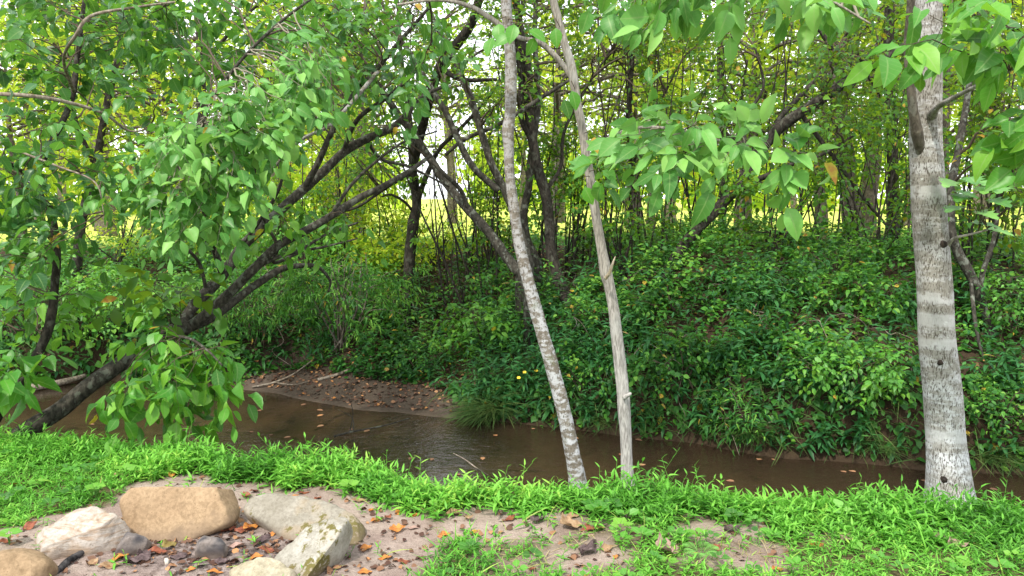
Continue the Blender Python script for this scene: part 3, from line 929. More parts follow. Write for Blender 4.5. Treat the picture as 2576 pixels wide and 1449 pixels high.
def crown(root, limbs, targets, leafmat, twigmat, n_tw=9, tw_len=(.25, .45), nleaf=7, size=.09, r0=.011, tmpl=OVATE, droop=.35, lo=.35, name='foliage', up=.15, tints=None, tubes=True, lift=.12, flat=.5, extra_tip=2, bname='side_branch', petiole=.25, updown=0., nbias=(0, -.15, 1.0)):
    """side branches from the limbs to the target points, leafy twigs on them: ONE foliage part"""
    gx, gy = proj(targets); inside = (np.abs(gx - 1065) < 150) & (np.abs(gy + 190) < 170)
    if inside.sum() < len(targets) - 3: targets = targets[~inside]
    C = reach(limbs, targets, lift=lift)
    if tints is not None: tints = tints[:len(C)]
    g = Geo(); lv = Leaves()
    V, F = multi_tube(C, np.full(len(C), r0) * (.6 + .7 * R.random(len(C))), np.full(len(C), r0 * .28), 5)
    g.add(V, [(F[0][0], 1)], tint=np.full(len(V), .5), leafco=np.zeros((len(V), 3)))
    p, t = on_curves(C, n_tw, lo)
    d = unit(t * .55 + rdir(len(p), up) * .85)
    tn = np.repeat(R.random(len(C)) if tints is None else tints, n_tw)
    L = tw_len[0] + (tw_len[1] - tw_len[0]) * R.random(len(p))
    twigs(g, lv, p, d, L, nleaf, size, droop, max(.0016, r0 * .22), tubes, tn, flat=flat, petiole=petiole, updown=updown, nbias=nbias)
    tip = np.repeat(C[:, -1], extra_tip, 0); td = unit(np.repeat(C[:, -1] - C[:, -2], extra_tip, 0) * 6 + rdir(len(tip)) * .5)
    twigs(g, lv, tip, td, np.full(len(tip), tw_len[1]), nleaf, size, droop, max(.0016, r0 * .22), tubes, np.repeat(R.random(len(C)), extra_tip), flat=flat, petiole=petiole, updown=updown, nbias=nbias)
    lv.into(g, tmpl, 0)
    return g.build(name, [leafmat, twigmat], root)


# --- A: the thick pale trunk on the right
tA = tree_root('tree', 2385, 1262, 4.25, 'thick white patched tree trunk on the near bank at the right')
d = 4.25
WSCALE = .95
A = limb(tA, 'trunk', [(2388, 1290, d, 118), (2388, 1230, d, 108), (2380, 1120, d, 99), (2372, 1000, d, 95), (2358, 860, d, 90), (2352, 740, d, 87), (2342, 600, d, 84), (2334, 460, d, 82), (2328, 330, d, 78), (2332, 180, d, 72), (2332, 60, d, 70), (2330, -120, d, 68), (2325, -600, d, 60), (2335, -1300, d, 44)], M['bark_pale'], 28, .035, 3, 3, foot=1.5)
WSCALE = 1.0
A2 = limb(tA, 'branch', [(2316, 385, 4.21, 20), (2308, 340, 4.17, 27), (2299, 290, 4.14, 23), (2292, 230, 4.11, 20), (2284, 150, 4.08, 17), (2284, 90, 4.06, 17), (2292, 0, 4.0, 18), (2300, -180, 3.9, 16), (2290, -400, 3.8, 14)], M['bark_far'], 12, .06, 6, 4)
A3 = limb(tA, 'branch', [(2345, 290, 4.16, 26), (2360, 268, 4.05, 15), (2420, 235, 3.8, 11), (2480, 205, 3.6, 9), (2540, 178, 3.4, 8), (2640, 110, 3.3, 7)], M['bark_pale'], 10, .06, 6, 5)
A4 = limb(tA, 'branch', [(2382, 620, 4.2, 12), (2400, 600, 4.15, 8), (2440, 590, 4.1, 6), (2485, 578, 4.05, 5)], M['bark_grey'], 8, .06, 6, 6)
A5 = limb(tA, 'branch', [(2335, -700, 4.2, 30), (2420, -850, 3.8, 22), (2560, -600, 3.3, 14), (2600, -250, 3.2, 9), (2600, 80, 3.15, 7), (2590, 320, 3.15, 5)], M['bark_lean'], 10, .06, 6, 7)
for kx, ky, kw in ((2352, 612, 26), (2342, 905, 18), (2352, 1192, 26)):
    q = P(kx, ky, 4.25); tr_ = A[np.argmin(np.abs(A[:, 2] - q[2]))]
    wdt = np.interp(ky, [300, 600, 1000, 1230], [78, 84, 95, 108]) / 2 / FPX * 4.25
    q = np.array([q[0], tr_[1] - math.sqrt(max(wdt ** 2 - (q[0] - tr_[0]) ** 2, 1e-5)), q[2]])
    out = unit(q - tr_)
    V, F = tube(np.array([q - out * .012, q - out * .004, q + out * .003, q + out * .0045]), np.array([.8, .75, .5, .15]) * kw / 2 / FPX * 4.25, 14, .35, 30, kx)
    g = Geo(); g.add(V, F); g.build('knot', [M['knot']], tA)
# leaves that hang from its limbs on the right
tg = poly_pts([(2285, 80), (2360, 40), (2420, 20), (2576, 40), (2660, 80), (2620, 130), (2480, 110), (2380, 90), (2300, 120)], 3.0, 3.5, 13)
crown(tA, [A2[20:], A3], tg, M['leaf_near'], M['twig'], 1, (.10, .18), 5, .115, .005, droop=.3, up=0, updown=.22, nbias=(0, -.9, .8), flat=.4, lift=.08, lo=.7, extra_tip=1)
tg = poly_pts([(2590, 300), (2680, 280), (2680, 520), (2600, 470), (2570, 440)], 3.0, 3.4, 10)
crown(tA, [A5[25:]], tg, M['leaf_near'], M['twig'], 1, (.10, .18), 5, .115, .005, droop=.3, up=0, updown=.22, nbias=(0, -.9, .8), flat=.4, lift=.05, lo=.7, extra_tip=1)
g = Geo(); lv = Leaves()                                     # a few pale lobed leaves on the low twig
for px, py in ((2400, 455), (2440, 445), (2480, 470), (2430, 490), (2500, 452), (2420, 520), (2455, 530), (2475, 575), (2525, 470), (2395, 480), (2440, 560), (2490, 500)):
    q = P(px, py, 4.1)
    lv.add(q[None], unit(np.array([[R.normal() * .5, -.5, -.12]])), np.array([[R.normal() * .25, -.25, 1.0]]), np.array([.15]), np.array([.3 + .6 * R.random()]), np.array([.7]), np.array([1.05]))
    a = A4[-1] if px < 2460 else A4[-6]
    V, F = multi_tube(np.array([[a, (a + q) / 2 + [0, 0, .05], q]]), [.0022], [.0012], 4); g.add(V, [(F[0][0], 1)], tint=np.full(len(V), .5), leafco=np.zeros((len(V), 3)))
lv.into(g, LOBED); g.build('foliage', [M['leaf_pale'], M['twig']], tA)
tg = np.array([[1.2 + R.normal() * 1.2, 4.0 + R.normal() * .9, 4.6 + R.random() * 1.8] for _ in range(10)]) + [1.2, 1.2, 1.2]
crown(tA, [A[-30:]], tg, M['leaf_near'], M['twig'], 5, (.3, .5), 7, .12, .02, droop=.4, name='crown')

# --- B: slim leaning trunk with lichen
tB = tree_root('tree', 1452, 1200, 4.6, 'slim leaning tree trunk mottled with white lichen, left of the bare grey one')
d = 4.6
WSCALE = .91
B = limb(tB, 'trunk', [(1456, 1235, d, 46), (1448, 1180, d, 43), (1432, 1100, d, 41), (1412, 1010, d, 40), (1385, 910, d, 39), (1362, 830, d, 37), (1340, 750, d, 36), (1322, 680, d, 33), (1305, 610, d, 30), (1294, 530, d, 29), (1283, 450, d, 27), (1280, 380, d, 28), (1278, 330, d, 34), (1283, 290, d, 30), (1285, 230, d, 32), (1284, 150, d, 30), (1278, 70, d, 29), (1272, -20, d, 28), (1262, -300, d, 24), (1250, -800, d, 16)], M['bark_slim'], 20, .07, 7, 8, foot=1.5)
WSCALE = 1.0
B2 = limb(tB, 'branch', [(1262, -300, 4.6, 16), (1180, -420, 4.4, 12), (1050, -440, 4.1, 8), (950, -400, 3.9, 5)], M['bark_slim'], 8, .06, 6, 9)
tg = poly_pts([(1100, -600), (1500, -600), (1500, -150), (1100, -150)], 4.2, 5.6, 8)
crown(tB, [B[-40:], B2], tg, M['leaf_near'], M['twig'], 5, (.25, .4), 7, .12, .01, droop=.4, name='crown')
g = Geo(); lv = Leaves()
for px, py, dd in ((1288, 88, 4.3), (1295, 62, 4.3), (1255, 60, 4.35), (1330, 75, 4.4), (1240, 95, 4.4)):
    q = P(px, py, dd); lv.add(q[None], np.array([[R.normal() * .5, -.3, -.5]]), np.array([[R.normal() * .2, -.8, .7]]), np.array([.12]), np.array([.6]), np.array([1.]), np.array([1.1]))
    V, F = multi_tube(np.array([[B[np.argmin(np.abs(B[:, 2] - q[2] - .1))], q + [0, 0.05, .04], q]]), [.003], [.0015], 4); g.add(V, [(F[0][0], 1)], tint=np.full(len(V), .5), leafco=np.zeros((len(V), 3)))
lv.into(g, OVATE); g.build('foliage', [M['leaf_near'], M['twig']], tB)

# --- C: slim grey dogwood with the pale spray of leaves
tC = tree_root('tree', 1578, 1195, 4.6, 'slim grey dogwood trunk with a splintered stub and pale green leaf sprays')
WSCALE = .91
Cc = limb(tC, 'trunk', [(1580, 1235, d, 36), (1577, 1170, d, 32), (1574, 1090, d, 32), (1570, 1030, d, 36), (1567, 985, d, 36), (1560, 920, d, 34), (1552, 850, d, 33), (1544, 780, d, 31), (1533, 720, d, 30), (1524, 685, d, 34), (1514, 630, d, 27), (1502, 560, d, 26), (1494, 510, d, 26), (1485, 450, d, 26), (1474, 390, d, 25), (1464, 320, d, 24), (1450, 250, d, 23), (1438, 170, d, 24), (1420, 110, d, 21), (1402, 40, d, 21), (1392, 0, d, 20), (1375, -120, d, 18), (1370, -400, d, 15), (1380, -700, d, 9)], M['bark_grey'], 18, .06, 6, 11, foot=1.45)
WSCALE = 1.0
C2 = limb(tC, 'branch', [(1452, 262, 4.62, 12), (1440, 200, 4.66, 14), (1405, 150, 4.7, 13), (1360, 108, 4.75, 12), (1300, 92, 4.8, 11), (1240, 50, 4.85, 13), (1180, 15, 4.9, 11), (1100, 0, 4.95, 8), (1000, 12, 5.0, 6)], M['bark_grey'], 10, .06, 6, 12)
C3 = limb(tC, 'branch', [(1478, 415, 4.58, 13), (1500, 380, 4.4, 10), (1545, 340, 4.0, 8), (1620, 320, 3.6, 8), (1720, 330, 3.35, 7), (1830, 360, 3.2, 6), (1930, 400, 3.1, 4)], M['bark_grey'], 10, .06, 6, 13)
C5 = limb(tC, 'branch', [(1372, -330, 4.55, 16), (1480, -420, 4.0, 13), (1650, -260, 3.3, 11), (1850, -110, 2.95, 9), (2050, -20, 2.85, 7), (2190, 60, 2.8, 5)], M['bark_grey'], 10, .06, 6, 15)
path, rad = pts3([(1524, 700, 4.5, 9), (1534, 685, 4.46, 8), (1541, 664, 4.45, 6), (1548, 645, 4.45, 2)])
V, F = tube(path, rad, 8, .3, 20, 3); g = Geo(); g.add(V, F); g.build('broken_stub', [M['wood_raw']], tC)
path, rad = pts3([(1570, 1000, 4.55, 12), (1583, 992, 4.52, 9), (1588, 988, 4.52, 5)])
V, F = tube(path, rad, 8, .3, 20, 3); g = Geo(); g.add(V, F); g.build('knot', [M['bark_grey']], tC)
tg = poly_pts([(1560, 320), (1640, 280), (1780, 290), (1880, 340), (1900, 380), (1760, 400), (1620, 410), (1550, 390)], 3.1, 3.6, 8)
tg2 = np.array([P(a, b, c) for a, b, c in ((1500, 405, 3.9), (1570, 420, 3.6), (1700, 370, 3.1), (1840, 370, 3.0), (1940, 375, 3.0), (1985, 395, 3.0), (2000, 380, 3.05), (1900, 340, 3.1), (1860, 320, 3.2), (1790, 280, 3.4), (1630, 275, 3.7), (1720, 400, 3.1), (1600, 380, 3.3))])
crown(tC, [C3], np.vstack([tg, tg2]), M['leaf_pale'], M['twig_pale'], 1, (.08, .16), 6, .104, .004, droop=.25, up=.05, updown=.12, nbias=(0, -1.0, .8), flat=.4, lift=.08, lo=.7, extra_tip=1)
tg = poly_pts([(1480, -100), (2260, -100), (2230, 0), (2180, 50), (2000, 20), (1900, -10), (1780, 20), (1620, 40), (1520, 0)], 2.7, 3.4, 30)
crown(tC, [C5], tg, M['leaf_pale'], M['twig_pale'], 1, (.08, .16), 6, .092, .005, droop=.3, up=0, updown=.22, nbias=(0, -1.0, .7), flat=.4, lift=.08, lo=.7, extra_tip=1)
g = Geo(); lv = Leaves()                                      # the two turning leaves beside the trunk
q = [(1438, 228, 4.2, .45), (1418, 250, 4.2, .0), (1398, 70, 4.3, .5), (1345, 95, 4.4, .4), (1505, 350, 4.2, .2), (1470, 470, 4.2, .6), (1500, 455, 4.1, .7)]
for px, py, dd, ti in q:
    p = P(px, py, dd); lv.add(p[None], np.array([[R.normal() * .3, -.2, -.8]]), np.array([[R.normal() * .2, -.9, .4]]), np.array([.11]), np.array([ti]), np.array([1.]), np.array([1.1]))
    V, F = multi_tube(np.array([[Cc[np.argmin(np.abs(Cc[:, 2] - p[2] - .08))], p + [0, 0.03, .06], p]]), [.0025], [.0012], 4); g.add(V, [(F[0][0], 1)], tint=np.full(len(V), .5), leafco=np.zeros((len(V), 3)))
lv.into(g, OVATE); g.build('foliage', [M['leaf_near'], M['twig']], tC)
tg = poly_pts([(900, -300), (1700, -300), (1700, -700), (900, -700)], 4.2, 6.0, 8)
crown(tC, [Cc[-40:], C2], tg, M['leaf_near'], M['twig'], 5, (.25, .4), 7, .12, .01, droop=.4, name='crown')

# --- D: the big tree that leans out of the left bank
tD = tree_root('tree', 80, 1090, 5.3, 'dark many stemmed tree leaning across the stream from the left bank')
WSCALE = .86
D0 = limb(tD, 'trunk', [(40, 1105, 5.25, 62), (90, 1070, 5.3, 54), (150, 1032, 5.4, 50), (225, 970, 5.5, 47), (320, 905, 5.7, 46), (410, 850, 5.9, 48), (475, 815, 6.0, 50)], M['bark_lean'], 16, .10, 5, 21)
D1 = limb(tD, 'stem', [(455, 830, 5.98, 32), (480, 780, 6.1, 32), (520, 735, 6.3, 33), (570, 680, 6.5, 32), (612, 618, 6.7, 31), (665, 568, 6.8, 30), (715, 520, 6.9, 28), (762, 478, 7.0, 27), (815, 430, 7.1, 26), (862, 385, 7.2, 25), (920, 350, 7.2, 23), (985, 322, 7.2, 20), (1025, 285, 7.2, 17), (1060, 245, 7.3, 13), (1120, 215, 7.4, 9)], M['bark_lean'], 14, .10, 5, 22)
D2 = limb(tD, 'stem', [(462, 832, 6.0, 34), (520, 790, 6.0, 31), (580, 735, 6.0, 29), (640, 675, 6.0, 28), (700, 618, 6.1, 26), (760, 585, 6.2, 24), (830, 545, 6.3, 22), (900, 500, 6.5, 20), (960, 470, 6.6, 17), (1030, 430, 6.8, 14), (1085, 390, 7.0, 10)], M['bark_lean'], 14, .10, 5, 23)
D3 = limb(tD, 'stem', [(468, 828, 6.02, 30), (540, 795, 6.1, 26), (605, 745, 6.3, 24), (660, 705, 6.4, 22), (710, 676, 6.5, 19), (760, 668, 6.6, 15), (800, 672, 6.7, 11), (830, 705, 6.8, 8), (826, 735, 6.8, 5)], M['bark_lean'], 12, .10, 5, 24)
D4 = limb(tD, 'branch', [(762, 480, 7.0, 20), (800, 410, 6.9, 18), (840, 320, 6.8, 17), (880, 250, 6.7, 16), (935, 190, 6.6, 14), (1000, 110, 6.5, 12), (1070, 30, 6.4, 9), (1120, -40, 6.3, 7)], M['bark_lean'], 12, .10, 5, 25)
D5 = limb(tD, 'branch', [(655, 470, 6.2, 6), (700, 410, 6.0, 9), (760, 350, 5.9, 9), (830, 315, 6.0, 10), (900, 240, 6.2, 12), (950, 180, 6.4, 12)], M['bark_slim'], 10, .08, 6, 26)
D6 = limb(tD, 'branch', [(560, 690, 6.45, 22), (520, 560, 6.0, 16), (500, 420, 5.6, 13), (520, 280, 5.3, 11), (600, 160, 5.2, 9), (700, 60, 5.2, 8), (820, -30, 5.2, 6)], M['bark_lean'], 12, .08, 5, 27)
D7 = limb(tD, 'branch', [(350, 885, 5.75, 18), (400, 850, 5.4, 12), (470, 850, 5.1, 9), (520, 880, 4.9, 7), (560, 920, 4.8, 5)], M['bark_lean'], 10, .08, 5, 28)
D8 = limb(tD, 'branch', [(700, 620, 6.1, 12), (690, 660, 6.2, 11), (740, 640, 6.4, 10), (820, 590, 6.7, 8), (900, 560, 7.0, 6)], M['bark_lean'], 10, .08, 5, 29)
for k, rows in enumerate(([(590, 640, 6.6, 11), (650, 560, 6.5, 11), (700, 480, 6.4, 10), (720, 400, 6.3, 8), (760, 300, 6.2, 5)],
        [(830, 545, 6.3, 11), (880, 470, 6.3, 10), (930, 420, 6.4, 9), (1010, 360, 6.5, 7), (1100, 330, 6.6, 4)],
        [(862, 385, 7.2, 15), (900, 300, 7.0, 13), (980, 240, 6.9, 12), (1060, 160, 6.8, 9), (1100, 60, 6.7, 6)],
        [(640, 675, 6.0, 12), (720, 640, 6.1, 10), (820, 620, 6.2, 7), (900, 600, 6.3, 4)],
        [(700, 618, 6.1, 11), (660, 540, 6.0, 9), (640, 440, 5.8, 8), (680, 330, 5.7, 5)],
        [(520, 735, 6.3, 12), (500, 660, 6.2, 10), (450, 600, 6.1, 8), (430, 500, 6.0, 6)],
        [(920, 350, 7.2, 12), (960, 400, 7.4, 10), (1030, 420, 7.6, 8), (1130, 470, 7.8, 5)])):
    limb(tD, 'branch', rows, M['bark_lean'], 8, .1, 6, 120 + k)
WSCALE = 1.0
# leaves high on the crown, towards us: their light is put into the paler colour
tg = poly_pts([(320, 400), (430, 310), (560, 220), (760, 150), (860, 150), (840, 220), (720, 290), (650, 370), (610, 460), (585, 540), (500, 580), (420, 570), (280, 480)], 4.6, 5.7, 100)
crown(tD, [D6, D4[20:]], tg, M['leaf_pale'], M['twig_pale'], 2, (.12, .24), 7, .092, .006, droop=.4, up=.05, updown=.12, nbias=(0, -.6, 1.0), lift=.12, lo=.6, extra_tip=1)
tg = poly_pts([(330, 860), (420, 800), (520, 810), (590, 850), (600, 930), (520, 970), (430, 1000), (350, 1000), (260, 990), (250, 960), (310, 910)], 4.7, 5.4, 26)
crown(tD, [D7, D0[25:]], tg, M['leaf_near'], M['twig'], 1, (.12, .26), 7, .122, .005, droop=.5, up=-.1, updown=.35, lift=.12, lo=.6, extra_tip=1)
tg = poly_pts([(420, -40), (1000, -60), (1200, 40), (1200, 160), (1000, 330), (880, 180), (700, 130), (560, 200), (430, 160)], 5.6, 7.6, 72)
crown(tD, [D4, D6[25:], D1[70:], C2[60:] if len(C2) > 60 else D4], tg, M['leaf_shade'], M['twig'], 2, (.16, .32), 7, .096, .007, droop=.35, updown=.08, lo=.5, extra_tip=1)
tg = poly_pts([(680, 520), (900, 480), (930, 600), (820, 640), (700, 600)], 5.6, 7.0, 8)
crown(tD, [D2, D8], tg, M['leaf_near'], M['twig'], 1, (.15, .26), 6, .11, .005, droop=.5, updown=.2, extra_tip=1)
tg = poly_pts([(330, 620), (520, 640), (520, 760), (420, 780), (330, 720)], 5.3, 6.3, 6)
crown(tD, [D1[:40], D6[:20]], tg, M['leaf_mid'], M['twig'], 2, (.2, .3), 6, .12, .005, droop=.5, updown=.2, extra_tip=1)

# --- E: thin dark tree at the left edge
tE = tree_root('tree', -10, 1060, 5.2, 'thin dark crooked tree rising at the left edge of the stream')
E0 = limb(tE, 'trunk', [(-30, 1080, 5.2, 32), (0, 1035, 5.2, 27), (50, 965, 5.25, 25), (95, 890, 5.3, 23), (125, 815, 5.35, 22), (138, 720, 5.4, 20), (142, 630, 5.4, 19), (128, 540, 5.5, 20), (98, 490, 5.5, 22), (92, 440, 5.6, 17), (130, 360, 5.8, 15), (180, 250, 6.1, 14), (195, 140, 6.3, 12), (210, 20, 6.4, 9), (220, -120, 6.5, 7)], M['bark_dark'], 12, .12, 7, 31, foot=1.2)
E1 = limb(tE, 'branch', [(95, 470, 5.55, 12), (40, 420, 5.4, 9), (-40, 390, 5.2, 7), (-150, 370, 5.1, 5)], M['bark_dark'], 10, .08, 5, 32)
E2 = limb(tE, 'branch', [(-60, 235, 5.0, 10), (60, 240, 5.0, 10), (160, 255, 5.2, 9), (260, 285, 5.4, 7), (330, 330, 5.6, 5), (420, 310, 5.6, 3)], M['wood_grey'], 10, .08, 5, 33)
E3 = limb(tE, 'branch', [(440, 5, 5.6, 5), (330, 20, 5.4, 6), (230, 40, 5.3, 8), (190, 90, 5.3, 8), (160, 150, 5.6, 7), (185, 230, 6.0, 8)], M['wood_grey'], 10, .08, 5, 34)
E4 = limb(tE, 'branch', [(-40, 340, 5.0, 6), (60, 385, 4.9, 6), (150, 420, 4.9, 5), (240, 460, 4.9, 4), (262, 540, 4.9, 2)], M['wood_grey'], 8, .08, 5, 35)
tg = poly_pts([(-120, 300), (180, 300), (300, 420), (340, 560), (240, 620), (120, 640), (20, 690), (-120, 700)], 4.6, 5.9, 44)
crown(tE, [E0[50:], E1, E4], tg, M['leaf_shade'], M['twig'], 2, (.14, .28), 7, .096, .006, droop=.4, updown=.15, lo=.5, extra_tip=1)
tg = poly_pts([(-120, -60), (420, -60), (440, 120), (330, 330), (100, 330), (-120, 280)], 5.2, 7.4, 60)
crown(tE, [E0[70:], E2, E3], tg, M['leaf_shade'], M['twig'], 2, (.16, .32), 7, .10, .006, droop=.4, updown=.08, lo=.5, extra_tip=1)
tg = poly_pts([(-100, 880), (120, 880), (140, 940), (60, 950), (20, 980), (-100, 980)], 4.7, 5.1, 8)
crown(tE, [E0[10:40]], tg, M['leaf_near'], M['twig'], 1, (.12, .2), 5, .15, .004, droop=.5, updown=.4, extra_tip=1)
tg = poly_pts([(-120, 650), (120, 690), (250, 700), (220, 820), (100, 870), (-120, 850)], 5.2, 6.2, 12)
crown(tE, [E0[25:60]], tg, M['leaf_near'], M['twig'], 2, (.2, .3), 6, .11, .005, droop=.5, updown=.2, extra_tip=1)


# ------------------------------------------------------------------ trees of the far bank
FT = 1.05


def far_tree(label, rows, branches=(), targets=(), mat='bark_dark', leaf='leaf_mid', size=.066, n_tw=6, sides=12, name='tree', seed=40, nleaf=7, tw=(.25, .5), r0=.015, lo=.3, foot=1.25, cat='tree', tubes=True):
    t = tree_root(name, rows[0][0], rows[0][1], rows[0][2], label, cat)
    # put the foot on the ground below the first point
    limbs = [limb(t, 'trunk', rows, M[mat], sides, .13, 5, seed, foot=foot)]
    for k, b in enumerate(branches): limbs.append(limb(t, 'branch', b, M[mat], 10, .10, 5, seed + k + 1))
    if len(targets):
        targets = targets[:max(6, int(len(targets) * FT))]
        crown(t, limbs, targets, M[leaf], M['twig'], n_tw, tw, nleaf, size, r0, OVAL6, .3, lo, name='crown', tubes=tubes)
    return t, limbs


WSCALE = .86
tF, lF = far_tree('dark upright tree standing alone above the sandy beach', [(1020, 890, 9.9, 34), (1024, 800, 9.9, 30), (1027, 700, 9.9, 32), (1033, 620, 9.9, 34), (1040, 560, 9.9, 32), (1048, 510, 9.9, 28), (1040, 440, 9.9, 26), (1035, 370, 9.9, 20), (1028, 280, 9.9, 16), (1010, 150, 9.9, 12), (1000, 0, 9.9, 9)],
    [[(1046, 520, 9.9, 18), (1062, 470, 9.8, 16), (1085, 415, 9.7, 14), (1110, 370, 9.6, 12), (1180, 300, 9.5, 10), (1270, 195, 9.4, 8)],
     [(1038, 430, 9.9, 24), (1060, 330, 9.5, 26), (1080, 250, 9.2, 28), (1108, 165, 9.0, 30), (1150, 110, 8.9, 30), (1190, 50, 8.8, 26), (1220, -60, 8.7, 20)],
     [(1036, 440, 9.9, 14), (1000, 455, 9.8, 12), (960, 480, 9.7, 10), (900, 520, 9.6, 8), (830, 540, 9.5, 6)],
     [(1044, 540, 9.9, 9), (1020, 510, 9.8, 8), (985, 490, 9.7, 7), (960, 495, 9.6, 5)],
     [(1108, 170, 9.0, 16), (1160, 200, 8.8, 13), (1250, 200, 8.7, 9)]],
    poly_pts([(820, 300), (1250, 150), (1260, 300), (1020, 380), (900, 480)], 8.5, 11, 22), seed=41)
tG, lG = far_tree('dark tree leaning left from the bank, crossing behind the lichen trunk', [(1312, 690, 8.6, 30), (1280, 655, 8.7, 30), (1230, 585, 8.8, 28), (1180, 530, 8.9, 27), (1130, 470, 9.0, 26), (1085, 405, 9.0, 24), (1045, 345, 9.0, 22), (1000, 285, 8.9, 20), (940, 200, 8.8, 17), (880, 110, 8.7, 14), (840, 0, 8.6, 10)],
    [[(1180, 535, 8.9, 14), (1160, 480, 8.8, 13), (1120, 440, 8.7, 12), (1080, 400, 8.7, 9)],
     [(1000, 285, 8.9, 14), (960, 230, 9.0, 12), (900, 200, 9.1, 9)]],
    poly_pts([(760, -40), (1150, -40), (1150, 250), (900, 330), (760, 200)], 7.8, 10, 30), mat='bark_lichen', seed=46)
tG2, _ = far_tree('grey lichened tree forking left behind the slim lichen trunk', [(1330, 660, 8.2, 24), (1300, 560, 8.3, 24), (1270, 480, 8.3, 22), (1238, 415, 8.3, 22), (1210, 330, 8.3, 21), (1185, 250, 8.3, 20), (1160, 190, 8.3, 20), (1140, 140, 8.3, 18), (1110, 90, 8.3, 15), (1080, 20, 8.3, 12), (1060, -80, 8.3, 9)],
    [[(1255, 480, 8.3, 20), (1190, 420, 8.3, 20), (1150, 345, 8.3, 19), (1120, 280, 8.3, 18), (1080, 215, 8.3, 17), (1035, 140, 8.3, 15), (990, 70, 8.3, 12), (950, -20, 8.3, 9)],
     [(1120, 390, 8.4, 10), (1170, 350, 8.4, 12), (1260, 310, 8.4, 13), (1340, 260, 8.5, 12), (1450, 190, 8.6, 8)]],
    poly_pts([(900, -60), (1300, -60), (1350, 250), (1250, 380), (1100, 200)], 7.5, 9.4, 26), mat='bark_lichen', seed=52)
tH, lH = far_tree('thick dark tree with a bent foot between the two slim trunks', [(1450, 800, 8.4, 44), (1425, 750, 8.5, 40), (1402, 695, 8.7, 36), (1386, 630, 8.8, 32), (1382, 560, 8.9, 31), (1372, 490, 8.9, 31), (1352, 420, 8.9, 30), (1338, 340, 8.9, 28), (1330, 260, 8.9, 30), (1326, 180, 8.9, 30), (1310, 90, 8.9, 26), (1300, 0, 8.9, 20), (1290, -140, 8.9, 14)],
    [[(1335, 350, 8.9, 18), (1310, 290, 8.8, 16), (1310, 200, 8.8, 15), (1300, 100, 8.7, 13), (1320, -20, 8.7, 10)],
     [(1372, 480, 8.9, 14), (1410, 420, 9.1, 10), (1420, 330, 9.2, 9), (1470, 230, 9.3, 7), (1540, 120, 9.4, 5)]],
    poly_pts([(1200, -80), (1650, -80), (1650, 200), (1480, 320), (1250, 300)], 8, 11, 34), seed=58)
tH2, _ = far_tree('second lichened stem rising right behind the slim leaning trunk', [(1350, 660, 9.2, 26), (1325, 600, 9.2, 24), (1318, 540, 9.2, 23), (1330, 470, 9.2, 22), (1336, 400, 9.2, 22), (1345, 330, 9.2, 20), (1352, 260, 9.2, 19), (1350, 180, 9.2, 17), (1345, 90, 9.2, 14), (1350, -40, 9.2, 10)],
    [[(1320, 590, 9.2, 14), (1300, 560, 9.1, 12), (1290, 500, 9.1, 10), (1240, 450, 9.1, 6)]],
    poly_pts([(1250, -80), (1480, -80), (1500, 140), (1300, 200)], 8.6, 10.4, 14), mat='bark_lichen', seed=62)
WSCALE = 1.0
tI, lI = far_tree('long dark tree leaning right across the gap behind the dogwood leaves', [(1640, 770, 8.3, 38), (1665, 715, 8.4, 32), (1695, 655, 8.5, 29), (1730, 605, 8.6, 28), (1770, 560, 8.7, 28), (1815, 515, 8.8, 27), (1855, 470, 8.9, 26), (1890, 420, 9.0, 25), (1925, 365, 9.0, 26), (1965, 318, 9.0, 28), (2020, 280, 9.0, 27), (2080, 240, 9.0, 25), (2130, 205, 9.0, 24), (2195, 168, 9.0, 18), (2280, 110, 9.0, 12), (2360, 40, 9.0, 7)],
    [[(1840, 490, 8.9, 17), (1900, 455, 8.8, 15), (1960, 430, 8.7, 13), (2010, 405, 8.6, 11), (2070, 388, 8.5, 8), (2150, 340, 8.4, 5)],
     [(1925, 365, 9.0, 15), (1960, 300, 9.2, 14), (2000, 255, 9.4, 13), (2060, 190, 9.6, 11), (2110, 130, 9.8, 9)],
     [(1885, 425, 9.0, 11), (1870, 330, 9.2, 10), (1875, 290, 9.3, 9), (1920, 220, 9.4, 7), (1900, 120, 9.5, 5)],
     [(2130, 205, 9.0, 14), (2090, 120, 8.9, 12), (2050, 60, 8.9, 9), (2000, 0, 8.9, 6)],
     [(2010, 280, 9.0, 12), (2100, 400, 8.8, 10), (2190, 520, 8.6, 8), (2260, 600, 8.5, 5)]],
    poly_pts([(1750, -60), (2300, -60), (2300, 200), (2100, 400), (1900, 300), (1760, 200)], 8, 10.8, 34), seed=66)
WSCALE = .9
tN, _ = far_tree('crooked dark tree with exposed roots to the right of the thick white trunk', [(2500, 890, 6.9, 46), (2484, 820, 6.9, 28), (2462, 745, 6.9, 25), (2440, 690, 6.9, 26), (2408, 630, 6.9, 26), (2392, 570, 6.9, 24), (2394, 470, 7.0, 22), (2410, 380, 7.1, 19), (2424, 300, 7.2, 17), (2440, 200, 7.3, 14), (2460, 60, 7.4, 10), (2470, -80, 7.5, 7)],
    [[(2478, 790, 6.9, 18), (2470, 700, 6.95, 14), (2500, 600, 7.0, 12), (2520, 480, 7.1, 10), (2560, 330, 7.2, 7)],
     [(2490, 880, 6.85, 16), (2530, 900, 6.75, 12), (2560, 960, 6.6, 9), (2580, 1000, 6.5, 5)],
     [(2480, 870, 6.85, 14), (2470, 920, 6.7, 9), (2440, 960, 6.6, 7), (2540, 1050, 6.4, 4)],
     [(2440, 690, 6.9, 12), (2460, 850, 6.6, 9), (2500, 960, 6.5, 6)]],
    poly_pts([(2400, -60), (2640, -60), (2640, 560), (2500, 540), (2420, 300)], 6.6, 8.4, 30), mat='bark_lichen', seed=72, leaf='leaf_mid')
